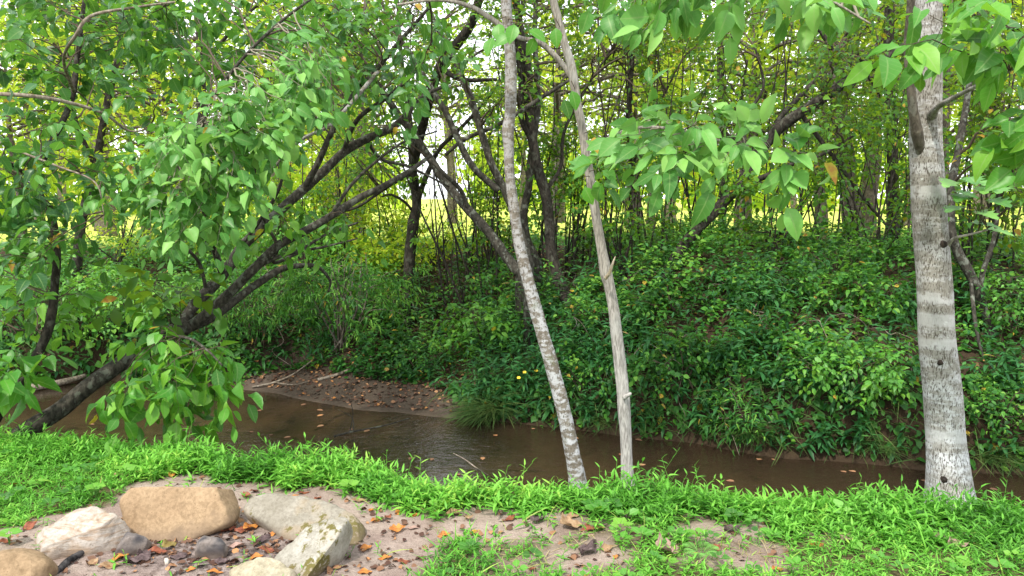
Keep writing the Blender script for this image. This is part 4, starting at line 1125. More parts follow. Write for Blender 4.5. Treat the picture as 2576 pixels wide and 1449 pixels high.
far_tree('stout grey tree trunk further back, right of the long leaning tree', [(2148, 690, 13.0, 56), (2145, 600, 13, 52), (2138, 500, 13, 48), (2128, 400, 13, 46), (2112, 290, 13, 42), (2100, 150, 13, 38), (2090, 0, 13, 30), (2085, -150, 13, 22)],
    [[(2112, 290, 13, 18), (2160, 180, 12.6, 14), (2230, 80, 12.3, 9)]], poly_pts([(1950, -80), (2330, -80), (2330, 330), (2250, 420), (2000, 400), (1950, 200)], 11.5, 14.5, 46), mat='bark_far', seed=76, leaf='leaf_mid', size=.085)
far_tree('dark straight tree further back, between the stout grey trunk and the white one', [(2248, 660, 12.0, 38), (2248, 560, 12, 34), (2246, 420, 12, 30), (2240, 280, 12, 30), (2236, 120, 12, 28), (2240, -60, 12, 20)],
    [[(2240, 280, 12, 14), (2200, 220, 11.7, 10), (2150, 120, 11.5, 7)]], poly_pts([(2150, -80), (2420, -80), (2420, 520), (2280, 560), (2180, 400)], 10.8, 13.2, 36), seed=80, size=.08)
far_tree('slim dark tree standing in the thicket under the leaning tree', [(1815, 650, 11.5, 26), (1817, 560, 11.5, 24), (1822, 430, 11.5, 22), (1818, 300, 11.5, 20), (1812, 150, 11.5, 18), (1815, 0, 11.5, 13)],
    [[(1818, 330, 11.5, 10), (1860, 260, 11.3, 8), (1880, 150, 11.2, 6)]], poly_pts([(1650, -60), (1980, -60), (1980, 320), (1800, 500), (1680, 330)], 10.5, 12.8, 34), seed=84, size=.08)
far_tree('thin dark tree behind the dogwood spray, left of the leaning tree', [(1580, 720, 10.2, 20), (1590, 600, 10.2, 18), (1588, 450, 10.2, 17), (1582, 300, 10.2, 16), (1590, 150, 10.2, 14), (1600, 0, 10.2, 10)],
    [[(1588, 420, 10.2, 9), (1630, 320, 10, 8), (1690, 200, 9.8, 6)]], poly_pts([(1480, 40), (1780, 40), (1780, 330), (1560, 520), (1500, 330)], 9.4, 11.2, 26), seed=88)
far_tree('dark trunk high behind the upper left leaves', [(515, 720, 13.5, 30), (512, 520, 13.5, 28), (508, 330, 13.5, 26), (505, 170, 13.5, 25), (503, 50, 13.5, 22), (500, -100, 13.5, 16)],
    [[(506, 170, 13.5, 12), (580, 80, 13.2, 9), (660, 0, 13, 6)]], poly_pts([(300, -80), (800, -80), (800, 330), (560, 420), (320, 330)], 12, 15, 34), seed=92, size=.09, leaf='leaf_far')
far_tree('pale trunk in the sunlight at the end of the field gap', [(905, 640, 15.5, 32), (905, 540, 15.5, 30), (908, 420, 15.5, 28), (912, 300, 15.5, 25), (918, 120, 15.5, 22), (925, -60, 15.5, 15)],
    [[(908, 400, 15.5, 12), (860, 300, 15.2, 9), (800, 220, 15, 6)]], poly_pts([(720, -60), (1000, -60), (990, 380), (820, 420), (740, 200)], 14, 17, 34), mat='bark_far', seed=96, size=.095, leaf='leaf_far')
far_tree('slender forked tree at the far left behind the hanging leaves', [(190, 720, 10.5, 26), (205, 560, 10.5, 24), (240, 420, 10.5, 21), (265, 280, 10.5, 18), (300, 120, 10.5, 14), (310, -60, 10.5, 10)],
    [[(240, 420, 10.5, 14), (190, 300, 10.3, 11), (170, 160, 10.2, 8)]], poly_pts([(-60, -60), (480, -60), (480, 300), (340, 480), (20, 480)], 9.5, 12, 44), seed=99, size=.085, leaf='leaf_far')

# ------------------------------------------------------------------ trees beyond the field
def bg_tree(height, rad, seed, n_t=34, size=.17):
    root = thing('tree', (0, 0, 0), 'x', 'tree')
    hs = np.linspace(0, height * .93, 9)
    path = np.stack([np.cumsum(R.normal(size=9) * .05) * height * .12, np.cumsum(R.normal(size=9) * .05) * height * .12, hs - .2], 1)
    path[0, :2] = 0
    c = catmull(np.hstack([path, np.linspace(.026 * height, .004 * height, 9)[:, None]]), 4)
    V, F = tube(c[:, :3], c[:, 3], 9, .08, 2, seed); g = Geo(); g.add(V, F); g.build('trunk', [M['bark_far']], root)
    u = rdir(n_t); rr = (.35 + .65 * R.random(n_t) ** .6)
    tg = np.stack([u[:, 0] * rr * rad, u[:, 1] * rr * rad, height * .62 + u[:, 2] * rr * height * .38], 1)
    C = reach([c[6:, :3]], tg, lift=.1, back=.6)
    g = Geo(); lv = Leaves()
    V, F = multi_tube(C, np.full(len(C), .008 * height), np.full(len(C), .002 * height), 4); g.add(V, [(F[0][0], 1)], tint=np.full(len(V), .5), leafco=np.zeros((len(V), 3)))
    p, t = on_curves(C, 8, .3); dd = unit(t * .4 + rdir(len(p), .1))
    twigs(g, lv, p, dd, .5 + .7 * R.random(len(p)), 9, size, .3, .004, False, np.repeat(R.random(len(C)), 8), flat=.8)
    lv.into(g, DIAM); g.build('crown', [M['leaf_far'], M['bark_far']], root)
    return root


def copy_tree(o):
    c = o.copy(); COL.objects.link(c)
    for ch in o.children:
        k = ch.copy(); COL.objects.link(k); k.parent = c
    return c


protos = [bg_tree(9, 3.0, 1), bg_tree(11, 3.6, 2, 40, .19), bg_tree(7, 2.8, 3, 34, .15), bg_tree(5, 2.6, 4, 30, .13)]
spots = [(-7.2, 16.4, 3), (-4.6, 18.6, 3), (.9, 16.0, 3), (2.9, 17.6, 3), (4.7, 15.2, 3), (6.8, 16.6, 3), (8.6, 15.0, 3), (-10.5, 16, 3), (3.8, 20.5, 3), (-7.5, 33, 1), (-9.5, 19.5, 3), (-13, 24, 1), (-6.8, 29, 0), (-9, 29, 1), (-17, 31, 1), (.4, 30, 2), (-6.2, 27, 2), (3.6, 23, 3), (6.3, 20, 3), (8.8, 18.5, 0), (11.8, 21, 1), (2.2, 33, 0), (6.2, 29, 0), (10.5, 28, 3), (16, 30, 1), (-3, 38, 1), (-12, 40, 1), (-24, 38, 1), (24, 38, 1), (19, 24, 1), (-21, 26, 0), (12.5, 16, 2), (-13.5, 17, 2), (-30, 50, 1), (31, 50, 1)]
used = [False] * 4
for k, (bx, by, pi_) in enumerate(spots):
    t = copy_tree(protos[pi_]) if used[pi_] else protos[pi_]
    used[pi_] = True
    t.location = (bx, by, float(ground_h(bx, by))); t.rotation_euler = (0, 0, R.random() * 6.28); s_ = .85 + .35 * R.random(); t.scale = (s_, s_, s_)
    t['label'] = 'sunlit yellow green tree beyond the field, seen through the thicket'; t['group'] = 'sunlit trees beyond the field'; t['category'] = 'tree'
# far wood that closes the view
g = Geo(); lv = Leaves(); n = 6500
a_ = R.random(n) * 2.0 - 1.0; rr = 62 + 16 * R.random(n); px_, py_ = np.sin(a_) * rr, np.cos(a_) * rr
top = 2.5 + 4.5 * fbm(a_ * 9 + 30, 2.2, 4)
pz = ground_h(px_, py_) + R.random(n) ** .8 * top
hole = np.abs(a_ + .105) < .05; px_, py_, pz = px_[~hole], py_[~hole], pz[~hole]; n = len(px_)
for rep in range(3):
    q = np.stack([px_, py_, pz], 1) + R.normal(size=(n, 3)) * .7
    lv.add(q, rdir(n), rdir(n, .6), .55 + .5 * R.random(n), np.clip(fbm(px_ * .2, pz * .3, 3) + R.normal(size=n) * .15, 0, 1))
lv.into(g, DIAM)
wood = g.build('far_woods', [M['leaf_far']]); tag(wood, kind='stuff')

# ------------------------------------------------------------------ plants on the far bank
def far_samples(n, x0=-9.5, x1=9.5, t0=.0, t1=7.0, power=1.0):
    x = x0 + (x1 - x0) * R.random(n); t = t0 + (t1 - t0) * R.random(n) ** power
    return x, y_far(x) + beach_w(x) * .95 + t, t


# ground cover: low leafy weeds and ivy
g = Geo(); lv = Leaves()
x, y, t = far_samples(30000, power=1.35)
gap = fbm(x * 1.4 + 50, y * 1.4, 4); keep = (gap > .45) | (R.random(len(x)) < .16)
x, y, t = x[keep], y[keep], t[keep]
hz = ground_h(x, y); hum = np.clip((fbm(x * 1.1 + 9, y * 1.1, 3) - .35) * 1.3, 0.03, .5) * np.clip(.35 + t, .3, 1)
n = len(x)
k = 4                                                       # every plant: a little whorl of leaves
hh = hum * R.random(n) ** .6
base = np.stack([x, y, hz + hh], 1)
az = R.random((n, 1)) * 6.28 + np.arange(k)[None] * 1.75 + R.normal(size=(n, k)) * .3
el = R.normal(size=(n, k)) * .3 + .05
ax = np.stack([np.cos(az) * np.cos(el), np.sin(az) * np.cos(el), np.sin(el)], -1)
tint = np.clip(.45 + (fbm(x * 2.2, y * 2.2, 3) - .5) * 2.0 + R.normal(size=n) * .16 + .28 * (hh / np.maximum(hum, .05) - .5), 0, 1)
sz = (.036 + .05 * R.random(n) ** 2)
lv.add((base[:, None] + ax * .012 + R.normal(size=(n, k, 3)) * .02).reshape(-1, 3), ax.reshape(-1, 3), unit(np.array([0, -.25, 1.0]) + R.normal(size=(n * k, 3)) * .35), np.repeat(sz, k) * (.8 + .4 * R.random(n * k)), np.repeat(tint, k), .3 + R.random(n * k), 1.15)
# hanging fringe over the undercut bank
nf = 4500
x = -9.5 + 19 * R.random(nf); t = .02 + .30 * R.random(nf); y = y_far(x) + beach_w(x) + t; f = beach_w(x) < .3
x, y = x[f], y[f]; nf = len(x)
b = np.stack([x, y, ground_h(x, y) + .02 + .12 * R.random(nf)], 1)
lv.add(b, np.stack([R.normal(size=nf) * .5, -1 + R.random(nf) * .5, -.3 - .5 * R.random(nf)], 1), np.tile([0, -.8, .7], (nf, 1)) + R.normal(size=(nf, 3)) * .3, .05 + .05 * R.random(nf), .25 + .4 * R.random(nf), 1.0, 1.05)
lv.into(g, OVAL6); tag(g.build('ground_cover', [M['leaf_cover']]), kind='stuff')


def leafy_stems(geo, base, H, lean, nl, L, tint, elev=(.9, .05), sag=.25, stem_mat=1, width=1.0, stem_w=.0022, top_bias=.25):
    """upright stems with lance leaves set around them (stilt grass, knotweed)"""
    n = len(base)
    K = 4; tt_ = np.linspace(0, 1, K)
    C = base[:, None, :] + (H[:, None] * tt_)[..., None] * np.array([0, 0, 1.0]) + (H[:, None] * tt_ ** 1.6)[..., None] * lean[:, None, :]
    V, F = multi_tube(C, np.full(n, stem_w), np.full(n, stem_w * .5), 3)
    geo.add(V, [(F[0][0], stem_mat)], tint=np.repeat(tint, K * 3), leafco=np.zeros((len(V), 3)))
    f = top_bias + (1 - top_bias) * (np.arange(nl)[None] + R.random((n, nl)) * .6) / (nl - .4); f = np.clip(f, 0, 1)
    pos = base[:, None] + (H[:, None] * f)[..., None] * np.array([0, 0, 1.0]) + (H[:, None] * f ** 1.6)[..., None] * lean[:, None]
    az = R.random((n, 1)) * 6.28 + np.arange(nl)[None] * 2.6 + R.normal(size=(n, nl)) * .5
    el = elev[1] + (elev[0] - elev[1]) * f ** 2 + R.normal(size=(n, nl)) * .22
    ax = np.stack([np.cos(az) * np.cos(el), np.sin(az) * np.cos(el), np.sin(el)], -1)
    nrm = np.stack([-np.cos(az) * np.sin(el), -np.sin(az) * np.sin(el), np.cos(el)], -1) + R.normal(size=(n, nl, 3)) * .25
    lv = Leaves()
    lv.add(pos.reshape(-1, 3), ax.reshape(-1, 3), nrm.reshape(-1, 3), (L[:, None] * (.7 + .5 * R.random((n, nl))) * (1 - .35 * f ** 3)).ravel(), np.clip(tint[:, None] + .15 * (f - .5) + R.normal(size=(n, nl)) * .10, 0, .9).ravel(), (.3 + sag * 4 * R.random(n * nl)), width)
    return lv


# tall stilt grass and knotweed along the far waterline
g = Geo(); n = 5600
x = -9.5 + 19 * R.random(n); t = .02 + 1.8 * R.random(n) ** 1.5; y = y_far(x) + beach_w(x) * 1.05 + t
den = fbm(x * 1.2 + 20, y * .8, 3); kp = ((den > .42) & (x > -.4)) | (R.random(n) < .25); x, y, t = x[kp], y[kp], t[kp]; n = len(x)
H = .18 + .42 * R.random(n) * np.clip(.4 + t, 0, 1); lean = np.stack([R.normal(size=n) * .3, -.25 - .4 * R.random(n), R.normal(size=n) * .05 - .1], 1)
lv = leafy_stems(g, np.stack([x, y, ground_h(x, y) - .01], 1), H, lean, 8, .09 + .06 * R.random(n), np.clip(.35 + R.normal(size=n) * .2, 0, 1), elev=(.5, -.5), width=1.25)
lv.into(g, LANCE); tag(g.build('bank_weeds', [M['leaf_lance'], M['stem_green']]), kind='stuff')
# taller light green weeds in patches up the slope
g = Geo(); n = 3000
x = -9.5 + 19 * R.random(n); t = .5 + 3.4 * R.random(n); y = y_far(x) + beach_w(x) + t
kp = (fbm(x * .9 + 70, y * .9, 3) > .54); x, y, t = x[kp], y[kp], t[kp]; n = len(x)
H = .25 + .5 * R.random(n); lean = np.stack([R.normal(size=n) * .2, -.2 + R.normal(size=n) * .15, 0 * x], 1)
lv = leafy_stems(g, np.stack([x, y, ground_h(x, y) - .01], 1), H, lean, 8, .065 + .05 * R.random(n), np.clip(.5 + R.normal(size=n) * .25, 0, 1), elev=(.6, -.2), width=2.0)
lv.into(g, LANCE); tag(g.build('slope_weeds', [M['leaf_near'], M['stem_green']]), kind='stuff')
# pale grass blades hanging over the water
g = Geo(); lv = Leaves(); n = 1900
x = -1.0 + 11 * R.random(n); x = np.where(R.random(n) < .12, -9.5 + 6 * R.random(n), x)
y = y_far(x) + beach_w(x) + .03 + .30 * R.random(n); den = fbm(x * 2.6 + 5, 4.4, 3); kp = (den > .47) | (R.random(n) < .2); x, y = x[kp], y[kp]; n = len(x)
lv.add(np.stack([x, y, ground_h(x, y)], 1), np.stack([R.normal(size=n) * .45, -.55 - .3 * R.random(n), .1 + .5 * R.random(n)], 1), np.stack([R.normal(size=n) * .3, -.6 * np.ones(n), .8 * np.ones(n)], 1), .12 + .2 * R.random(n), np.clip(.1 + .7 * R.random(n), 0, 1), 1.0 + 1.4 * R.random(n), .45)
lv.into(g, BLADE); tag(g.build('bank_grass', [M['sedge']]), kind='stuff')
# dead leaves lying on the beach and the far bank
g = Geo(); lv = Leaves(); n = 11000
x, y, t = far_samples(n, -6, 8, -1.1, 5.0)
on_beach = (x > -3.6) & (x < -.2); kp = (y > y_far(x) + .06) & (on_beach | (R.random(n) < .5)); x, y = x[kp], y[kp]; n = len(x)
lv.add(np.stack([x, y, ground_h(x, y) + .006 + .012 * R.random(n)], 1), np.stack([R.normal(size=n), R.normal(size=n), .25 * R.normal(size=n)], 1), np.array([0, 0, 1.0]) + R.normal(size=(n, 3)) * .35, .03 + .045 * R.random(n), R.random(n) ** 1.7 * .93, .5 + R.random(n), 1.2)
m = 2600; x = -4.2 + 4.4 * R.random(m); y = y_far(x) + .05 + 1.4 * R.random(m); kp = beach_w(x) > .15; x, y = x[kp], y[kp]; m = len(x)
lv.add(np.stack([x, y, ground_h(x, y) + .004 + .008 * R.random(m)], 1), np.stack([R.normal(size=m), R.normal(size=m), .15 * R.normal(size=m)], 1), np.array([0, 0, 1.0]) + R.normal(size=(m, 3)) * .3, .02 + .035 * R.random(m), R.random(m) ** 1.5 * .9, .5 + R.random(m), 1.2)
m = 46                                                      # some float on the stream
x = -4.5 + 9.5 * R.random(m); y = y_near(x) + .5 + (y_far(x) - y_near(x) - .6) * R.random(m) ** .5
lv.add(np.stack([x, y, np.full(m, WZ + .005)], 1), np.stack([R.normal(size=m), R.normal(size=m), np.zeros(m)], 1), np.tile([0, 0, 1.0], (m, 1)), .04 + .04 * R.random(m), .3 + .6 * R.random(m), .4, 1.2)
lv.into(g, OVAL6)


def litter_mat():
    s = NT('mixed_leaf_litter'); c = s.ramp(s.attr('tint'), [(0, (.06, .03, .022)), (.35, (.13, .07, .045)), (.6, (.25, .13, .07)), (.8, (.36, .20, .10)), (.92, (.44, .17, .04)), (1, (.5, .25, .06))])
    return s.done(s.bsdf(c, .7, .2))
M['litter'] = litter_mat()
tag(g.build('leaf_litter', [M['litter']]), kind='stuff')


# ------------------------------------------------------------------ shrubs, each one a thing
def shrub(label, px, py, d, w, h, size, leaf='leaf_mid', n_stem=7, n_t=26, seed=0, name='shrub', tmpl=OVAL6, n_tw=5, stem='twig', tw=(.14, .28), dens=7, r=.007, group=None, tdown=.1):
    b = ground_at(px, py)
    o = thing(name, b, label, 'shrub', group)
    g = Geo(); limbs = []
    for k in range(n_stem):
        a = R.random() * 6.28; e = b + np.array([math.cos(a) * w * .4 * R.random(), math.sin(a) * w * .35 * R.random(), h * (.55 + .4 * R.random())])
        m_ = (b + e) / 2 + R.normal(size=3) * .06 * h
        c = catmull(np.array([[*(b + R.normal(size=3) * [.05, .05, 0] - [0, 0, .05]), r * 1.3], [*m_, r], [*e, r * .5]]), 5)
        V, F = tube(c[:, :3], c[:, 3], 6, .05, 5, k); g.add(V, F); limbs.append(c[3:, :3])
    g.build('stems', [M[stem]], o)
    u = rdir(n_t, .15); rr = .45 + .55 * R.random(n_t)
    tg = b + np.stack([u[:, 0] * rr * w * .5, u[:, 1] * rr * w * .42, h * .58 + u[:, 2] * rr * h * .46], 1)
    gz = ground_h(tg[:, 0], tg[:, 1]); tg[:, 2] = np.maximum(tg[:, 2], gz + .06)
    crown(o, limbs, tg, M[leaf], M[stem], n_tw, tw, dens, size * .82, r * .5, tmpl, .35, .25, tubes=False, updown=tdown, flat=.45, lift=.05)
    return o


shrub('light green broad leaved shrub on the far bank, left of the slim lichen trunk', 1225, 880, 0, 1.2, .55, .085, 'leaf_near', n_t=30, n_tw=4)
shrub('dark green shrub spreading between the slim grey trunk and the thick white one', 1960, 765, 0, 1.53, 0.38, 0.068, 'leaf_cover', n_t=25)
shrub('broad leaved shrub at the top of the bank left of the thick white trunk', 2230, 790, 0, 1.17, 0.37, 0.068, 'leaf_cover', n_t=19)
shrub('dark rhododendron with twisted bare stems overhanging the beach', 860, 880, 0, 2.1, 1.25, .10, 'leaf_cover', n_t=46, n_stem=16, name='rhododendron_shrub', tmpl=LANCE, stem='bark_far', tw=(.12, .22), dens=10, r=.010)
shrub('dark twiggy shrub in the thicket under the leaning stems on the left', 640, 865, 0, 1.8, 1.1, .09, 'leaf_cover', n_t=40, n_stem=12, tmpl=LANCE, dens=9)
shrub('sunlit yellow green shrub at the end of the field gap', 960, 690, 0, 1.8, .6, .08, 'leaf_far', n_t=34)
shrub('leafy shrub behind the foot of the bent dark tree', 1520, 830, 0, 1.08, 0.37, 0.060, 'leaf_cover', n_t=18)
shrub('fresh green weed clump low on the bank between the two slim trunks', 1480, 990, 0, 0.81, 0.31, 0.060, 'leaf_cover', n_t=14)
shrub('tall leafy weed clump on the bank right of the slim grey trunk', 1720, 965, 0, 1.08, 0.43, 0.064, 'leaf_cover', n_t=19)
shrub('narrow leaved weed clump at the waterline left of the thick white trunk', 1860, 1085, 0, 0.99, 0.34, 0.076, 'leaf_cover', n_t=17, tmpl=LANCE)
shrub('bushy weed low on the bank just left of the thick white trunk', 2150, 1000, 0, 1.2, .5, .065, 'leaf_near', n_t=32)
shrub('sunlit leafy shrub on the left bank behind the leaning trunk', 330, 840, 0, 2.4, .9, .07, 'leaf_near', n_t=50)
shrub('bright shrub at the far left on the opposite bank', 60, 850, 0, 2.4, 1.0, .07, 'leaf_near', n_t=50)
shrub('green shrub at the foot of the upright dark tree', 1060, 935, 0, 0.99, 0.34, 0.051, 'leaf_cover', n_t=17)
shrub('small leaved green shrub right of the thick white trunk', 2545, 840, 0, 1.1, .6, .05, 'leaf_near', n_t=30)
shrub('low shrub on the bank at the right edge under the crooked tree', 2520, 1060, 0, 0.99, 0.31, 0.051, 'leaf_cover', n_t=15)
shrub('leafy shrub at the back of the thicket in front of the stout grey trunk', 2110, 700, 0, 1.44, 0.43, 0.064, 'leaf_cover', n_t=24)
shrub('thicket shrub below the long leaning tree', 1700, 800, 0, 1.17, 0.37, 0.060, 'leaf_cover', n_t=20)
shrub('glossy shrub behind the slim lichen trunk at the top of the bank', 1230, 770, 0, 1.17, 0.43, 0.060, 'leaf_cover', n_t=18)
shrub('round bush between the upright dark tree and the leaning one', 1190, 720, 0, 1.08, 0.37, 0.060, 'leaf_cover', n_t=14)
shrub('sunlit green bush behind the leaning stems on the left', 720, 705, 0, 2.4, 1.1, .08, 'leaf_near', n_t=46)

for px, py, w_, h_, lab in (
        (830, 672, 2.0, 1.5, 'sunlit yellow green shrub at the field edge under the forked leaning stems'),
        (950, 668, 1.8, 1.3, 'sunlit yellow green shrub at the field edge left of the upright dark tree'),
        (1090, 672, 1.6, 1.3, 'sunlit yellow green shrub at the field edge right of the upright dark tree'),
        (1010, 660, 1.8, 2.3, 'tallest sunlit shrub at the field edge right behind the upright dark tree'),
        (1190, 664, 1.6, 2.0, 'sunlit shrub at the field edge seen between the leaning tree and the lichen trunk'),
        (870, 660, 2.0, 2.1, 'tall sunlit shrub at the field edge behind the second leaning stem'),
        (560, 668, 2.2, 1.6, 'sunlit yellow green shrub at the field edge behind the hanging bright leaves'),
        (300, 665, 2.4, 1.2, 'sunlit yellow green shrub at the field edge on the far left'),
        (770, 705, 1.9, 1.7, 'tall understory shrub behind the drooping dark stem on the left'),
        (1225, 690, 1.3, 1.6, 'tall thin understory shrub left of the slim lichen trunk at the top of the bank'),
        (1430, 690, 1.4, 1.9, 'tall understory shrub showing between the two slim trunks'),
        (1575, 700, 1.5, 1.5, 'tall understory shrub right behind the slim grey trunk'),
        (1930, 690, 1.8, 1.5, 'tall understory shrub under the middle of the long leaning tree'),
        (2190, 680, 1.7, 1.9, 'tall understory shrub between the stout grey trunk and the white trunk'),
        (2440, 760, 1.3, 1.8, 'tall understory shrub just right of the thick white trunk')):
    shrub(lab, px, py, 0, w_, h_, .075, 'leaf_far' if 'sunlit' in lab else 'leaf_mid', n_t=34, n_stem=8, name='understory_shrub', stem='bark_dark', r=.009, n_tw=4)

# ------------------------------------------------------------------ thin saplings of the thicket
def sapling(px, py, d, h, lean, label, group):
    b = P(px, py, d); b[2] = float(ground_h(b[0], b[1]))
    o = thing('sapling', b, label, 'sapling', group)
    q = np.stack([np.cumsum(R.normal(size=6) * .05) * h * .25 + lean * np.linspace(0, 1, 6) * h, np.cumsum(R.normal(size=6) * .05) * h * .2, np.linspace(-.05, h, 6)], 1) + b
    q[0, :2] = b[:2]
    r = .007 + .006 * R.random()
    c = catmull(np.hstack([q, np.linspace(r * 1.4, r * .4, 6)[:, None]]), 4)
    V, F = tube(c[:, :3], c[:, 3], 6, .08, 6, px); g = Geo(); g.add(V, F); g.build('stem', [M['bark_dark']], o)
    tg = q[-1] + R.normal(size=(5, 3)) * [.35, .3, .45] - [0, 0, .3]
    crown(o, [c[12:, :3]], tg, M['leaf_mid'], M['twig'], 3, (.15, .3), 6, .065, .004, OVAL6, tubes=False, name='leaves')
    return o


for a0, a1, d0, d1, n, lab, grp in (
        (1110, 1290, 9.4, 10.8, 16, 'thin bare sapling stem in the thicket left of the slim lichen trunk', 'saplings left of the lichen trunk'),
        (1340, 1480, 9.0, 10.6, 11, 'thin sapling stem rising between the two slim trunks on the far bank', 'saplings between the slim trunks'),
        (1500, 1800, 9.2, 11.0, 28, 'thin sapling stem in the thicket right of the slim grey trunk', 'saplings right of the grey trunk'),
        (1850, 2300, 9.6, 11.5, 24, 'thin sapling stem at the top of the bank left of the thick white trunk', 'saplings left of the white trunk'),
        (2400, 2570, 7.6, 9.4, 9, 'thin sapling stem right of the thick white trunk', 'saplings right of the white trunk'),
        (640, 960, 10.8, 12.5, 10, 'thin sapling stem behind the leaning dark stems', 'saplings behind the leaning stems')):
    for k in range(n):
        sapling(a0 + (a1 - a0) * (k + R.random()) / n, 700, d0 + (d1 - d0) * R.random(), 1.5 + 2.6 * R.random(), R.normal() * .14, lab, grp)

# ------------------------------------------------------------------ sedge tussock, sticks and driftwood
def tussock(label, px, py, n, L, fwd, spread=.5, z=None):
    b = ground_at(px, py); o = thing('sedge_tussock', b, label, 'tussock')
    g = Geo(); lv = Leaves()
    p = b + R.normal(size=(n, 3)) * [.07, .05, .01]
    lv.add(p, np.stack([R.normal(size=n) * spread + fwd[0], R.normal(size=n) * .25 + fwd[1], .25 + .5 * R.random(n)], 1), np.stack([R.normal(size=n) * .4, -.5 + R.normal(size=n) * .2, np.ones(n)], 1), L * (.5 + .6 * R.random(n)), np.clip(.2 + .6 * R.random(n), 0, 1), 1 + 1.2 * R.random(n), .32)
    lv.into(g, BLADE); g.build('blades', [M['sedge']], o)


tussock('big sedge tussock drooping into the water at the right end of the beach', 1245, 1035, 380, .42, (-.45, -.6))
tussock('small grass tussock hanging from the bank just left of the thick white trunk', 2215, 1125, 120, .24, (0, -.5), .35)
tussock('pale grass tussock on the undercut bank right of the slim grey trunk', 1890, 1090, 130, .25, (0, -.6), .35)
tussock('grass tussock drooping to the water right of the thick white trunk', 2490, 1150, 130, .25, (.0, -.6), .35)
tussock('thin grass tussock at the waterline between the slim trunks', 1520, 1060, 90, .22, (-.1, -.6), .35)


def stick(name, label, pts, r, mat, cat='stick', forks=()):
    q = np.array(pts, float); o = thing(name, q.mean(0), label, cat); g = Geo()
    c = catmull(np.hstack([q, np.linspace(r, r * .45, len(q))[:, None]]), 6)
    V, F = tube(c[:, :3], c[:, 3], 8, .15, 12, r * 1000); g.add(V, F)
    g.build('wood', [mat], o)
    for fk in forks:
        c = catmull(np.hstack([np.array(fk, float), np.linspace(r * .5, r * .2, len(fk))[:, None]]), 6)
        V, F = tube(c[:, :3], c[:, 3], 6, .15, 12, 3); g = Geo(); g.add(V, F); g.build('fork', [mat], o)
    return o


G = lambda px, py, dz=.012: ground_at(px, py) + [0, 0, dz]
WP = lambda px, py, dz=.0: PZ(px, py, WZ + dz)
stick('fallen_branch', 'long grey fallen branch lying up the sandy beach into the ferns', [G(800, 962, .03), G(850, 950, .04), G(900, 930, .05), G(945, 905, .08)], .022, M['wood_grey'], 'branch')
stick('fallen_branch', 'thin forked dead branch lying along the waterline of the beach', [G(635, 978, .02), G(690, 968, .03), G(740, 950, .05), G(800, 915, .10)], .014, M['wood_grey'], 'branch', [[G(690, 968, .03), G(740, 972, .02), G(780, 962, .02)]])
stick('fallen_log', 'pale driftwood log at the waterline on the far left', [WP(-60, 990, .03), WP(60, 978, .04), WP(150, 962, .05), WP(215, 945, .07)], .06, M['wood_grey'], 'log')
stick('dead_branch', 'mossy dead branch lying in the stream below the beach', [WP(840, 1098, .0), WP(890, 1085, .02), WP(960, 1072, .03), WP(1030, 1052, .01)], .012, M['bark_lean'], 'branch', [[WP(890, 1085, .02), WP(885, 1050, .12), WP(850, 1030, .2)], [WP(880, 1086, .02), WP(888, 1040, .2), WP(878, 1000, .38)]])
stick('dead_twig', 'bare twig standing out of the near bank over the water', [G(1232, 1212, .05), PZ(1205, 1182, .02), PZ(1170, 1156, .0), PZ(1140, 1140, -.02)], .006, M['wood_grey'], 'twig')

def vine(px, py, L, lift, label, group, mat='wood_grey', r=.006):
    a = ground_at(px, py); ang = R.random() * 6.28; n = 7; t = np.linspace(0, 1, n)[:, None]
    q = a + np.hstack([np.cos(ang) * t * L + R.normal(size=(n, 1)) * .07 * L, np.sin(ang) * t * L * .5 + R.normal(size=(n, 1)) * .05 * L, 0 * t])
    q[:, 2] = ground_h(q[:, 0], q[:, 1]) + .02 + (lift * np.sin(t * 3.1) * (.6 + .8 * R.random()) + np.abs(R.normal(size=(n, 1))) * .03)[:, 0]
    o = thing('vine', a, label, 'vine', group); c = catmull(np.hstack([q, np.linspace(r, r * .5, n)[:, None]]), 6)
    V, F = tube(c[:, :3], c[:, 3], 6, .1, 9, px); g = Geo(); g.add(V, F); g.build('stem', [M[mat]], o)


for k in range(16):
    vine(620 + 400 * R.random(), 700 + 170 * R.random(), .5 + .7 * R.random(), .25 + .25 * R.random(), 'bare grey vine stem looping through the dark shrubs above the sandy beach', 'vines above the beach')
for k in range(26):
    vine(1350 + 1150 * R.random(), 690 + 350 * R.random(), .4 + .6 * R.random(), .10 + .25 * R.random(), 'thin dead vine lying over the weeds of the far bank on the right', 'dead vines on the right bank', 'wood_grey' if k % 3 else 'bark_far', .0045)

# ------------------------------------------------------------------ grass on the near bank
n = 36000
x = -4.6 + 9.2 * R.random(n); yn = y_near(x); e = 2.6 * R.random(n) ** 1.25 - .28; y = yn - e
tall = 1 - smooth(.18, .62, e + (fbm(x * 3, y * 3, 3) - .5) * .5)
b = bare(x, y); b = b * (1 - .85 * (1 - smooth(.0, .3, e)))
dens = np.clip((1 - b) ** 1.5, 0, 1) * (.45 + .55 * tall) * (.55 + .9 * fbm(x * 5, y * 5 + 8, 3))
left = smooth(-1.2, -2.0, x); dens = np.clip(dens + .35 * left * (1 - b), .018, 1)
kp = (R.random(n) < dens) & (y > 1.5); x, y, e, tall, left = x[kp], y[kp], e[kp], tall[kp], left[kp]; n = len(x)
H = (.03 + .045 * R.random(n)) * (1 - tall) + (.045 + .105 * R.random(n) ** 1.3 + .10 * (R.random(n) > .96)) * tall; H *= (.45 + 1.1 * fbm(x * 2.6 + 3, y * 2, 3)) * (1 - .12 * left)
lean = np.stack([R.normal(size=n) * .35, R.normal(size=n) * .3 + .12 * (e < .15), R.normal(size=n) * .04], 1)
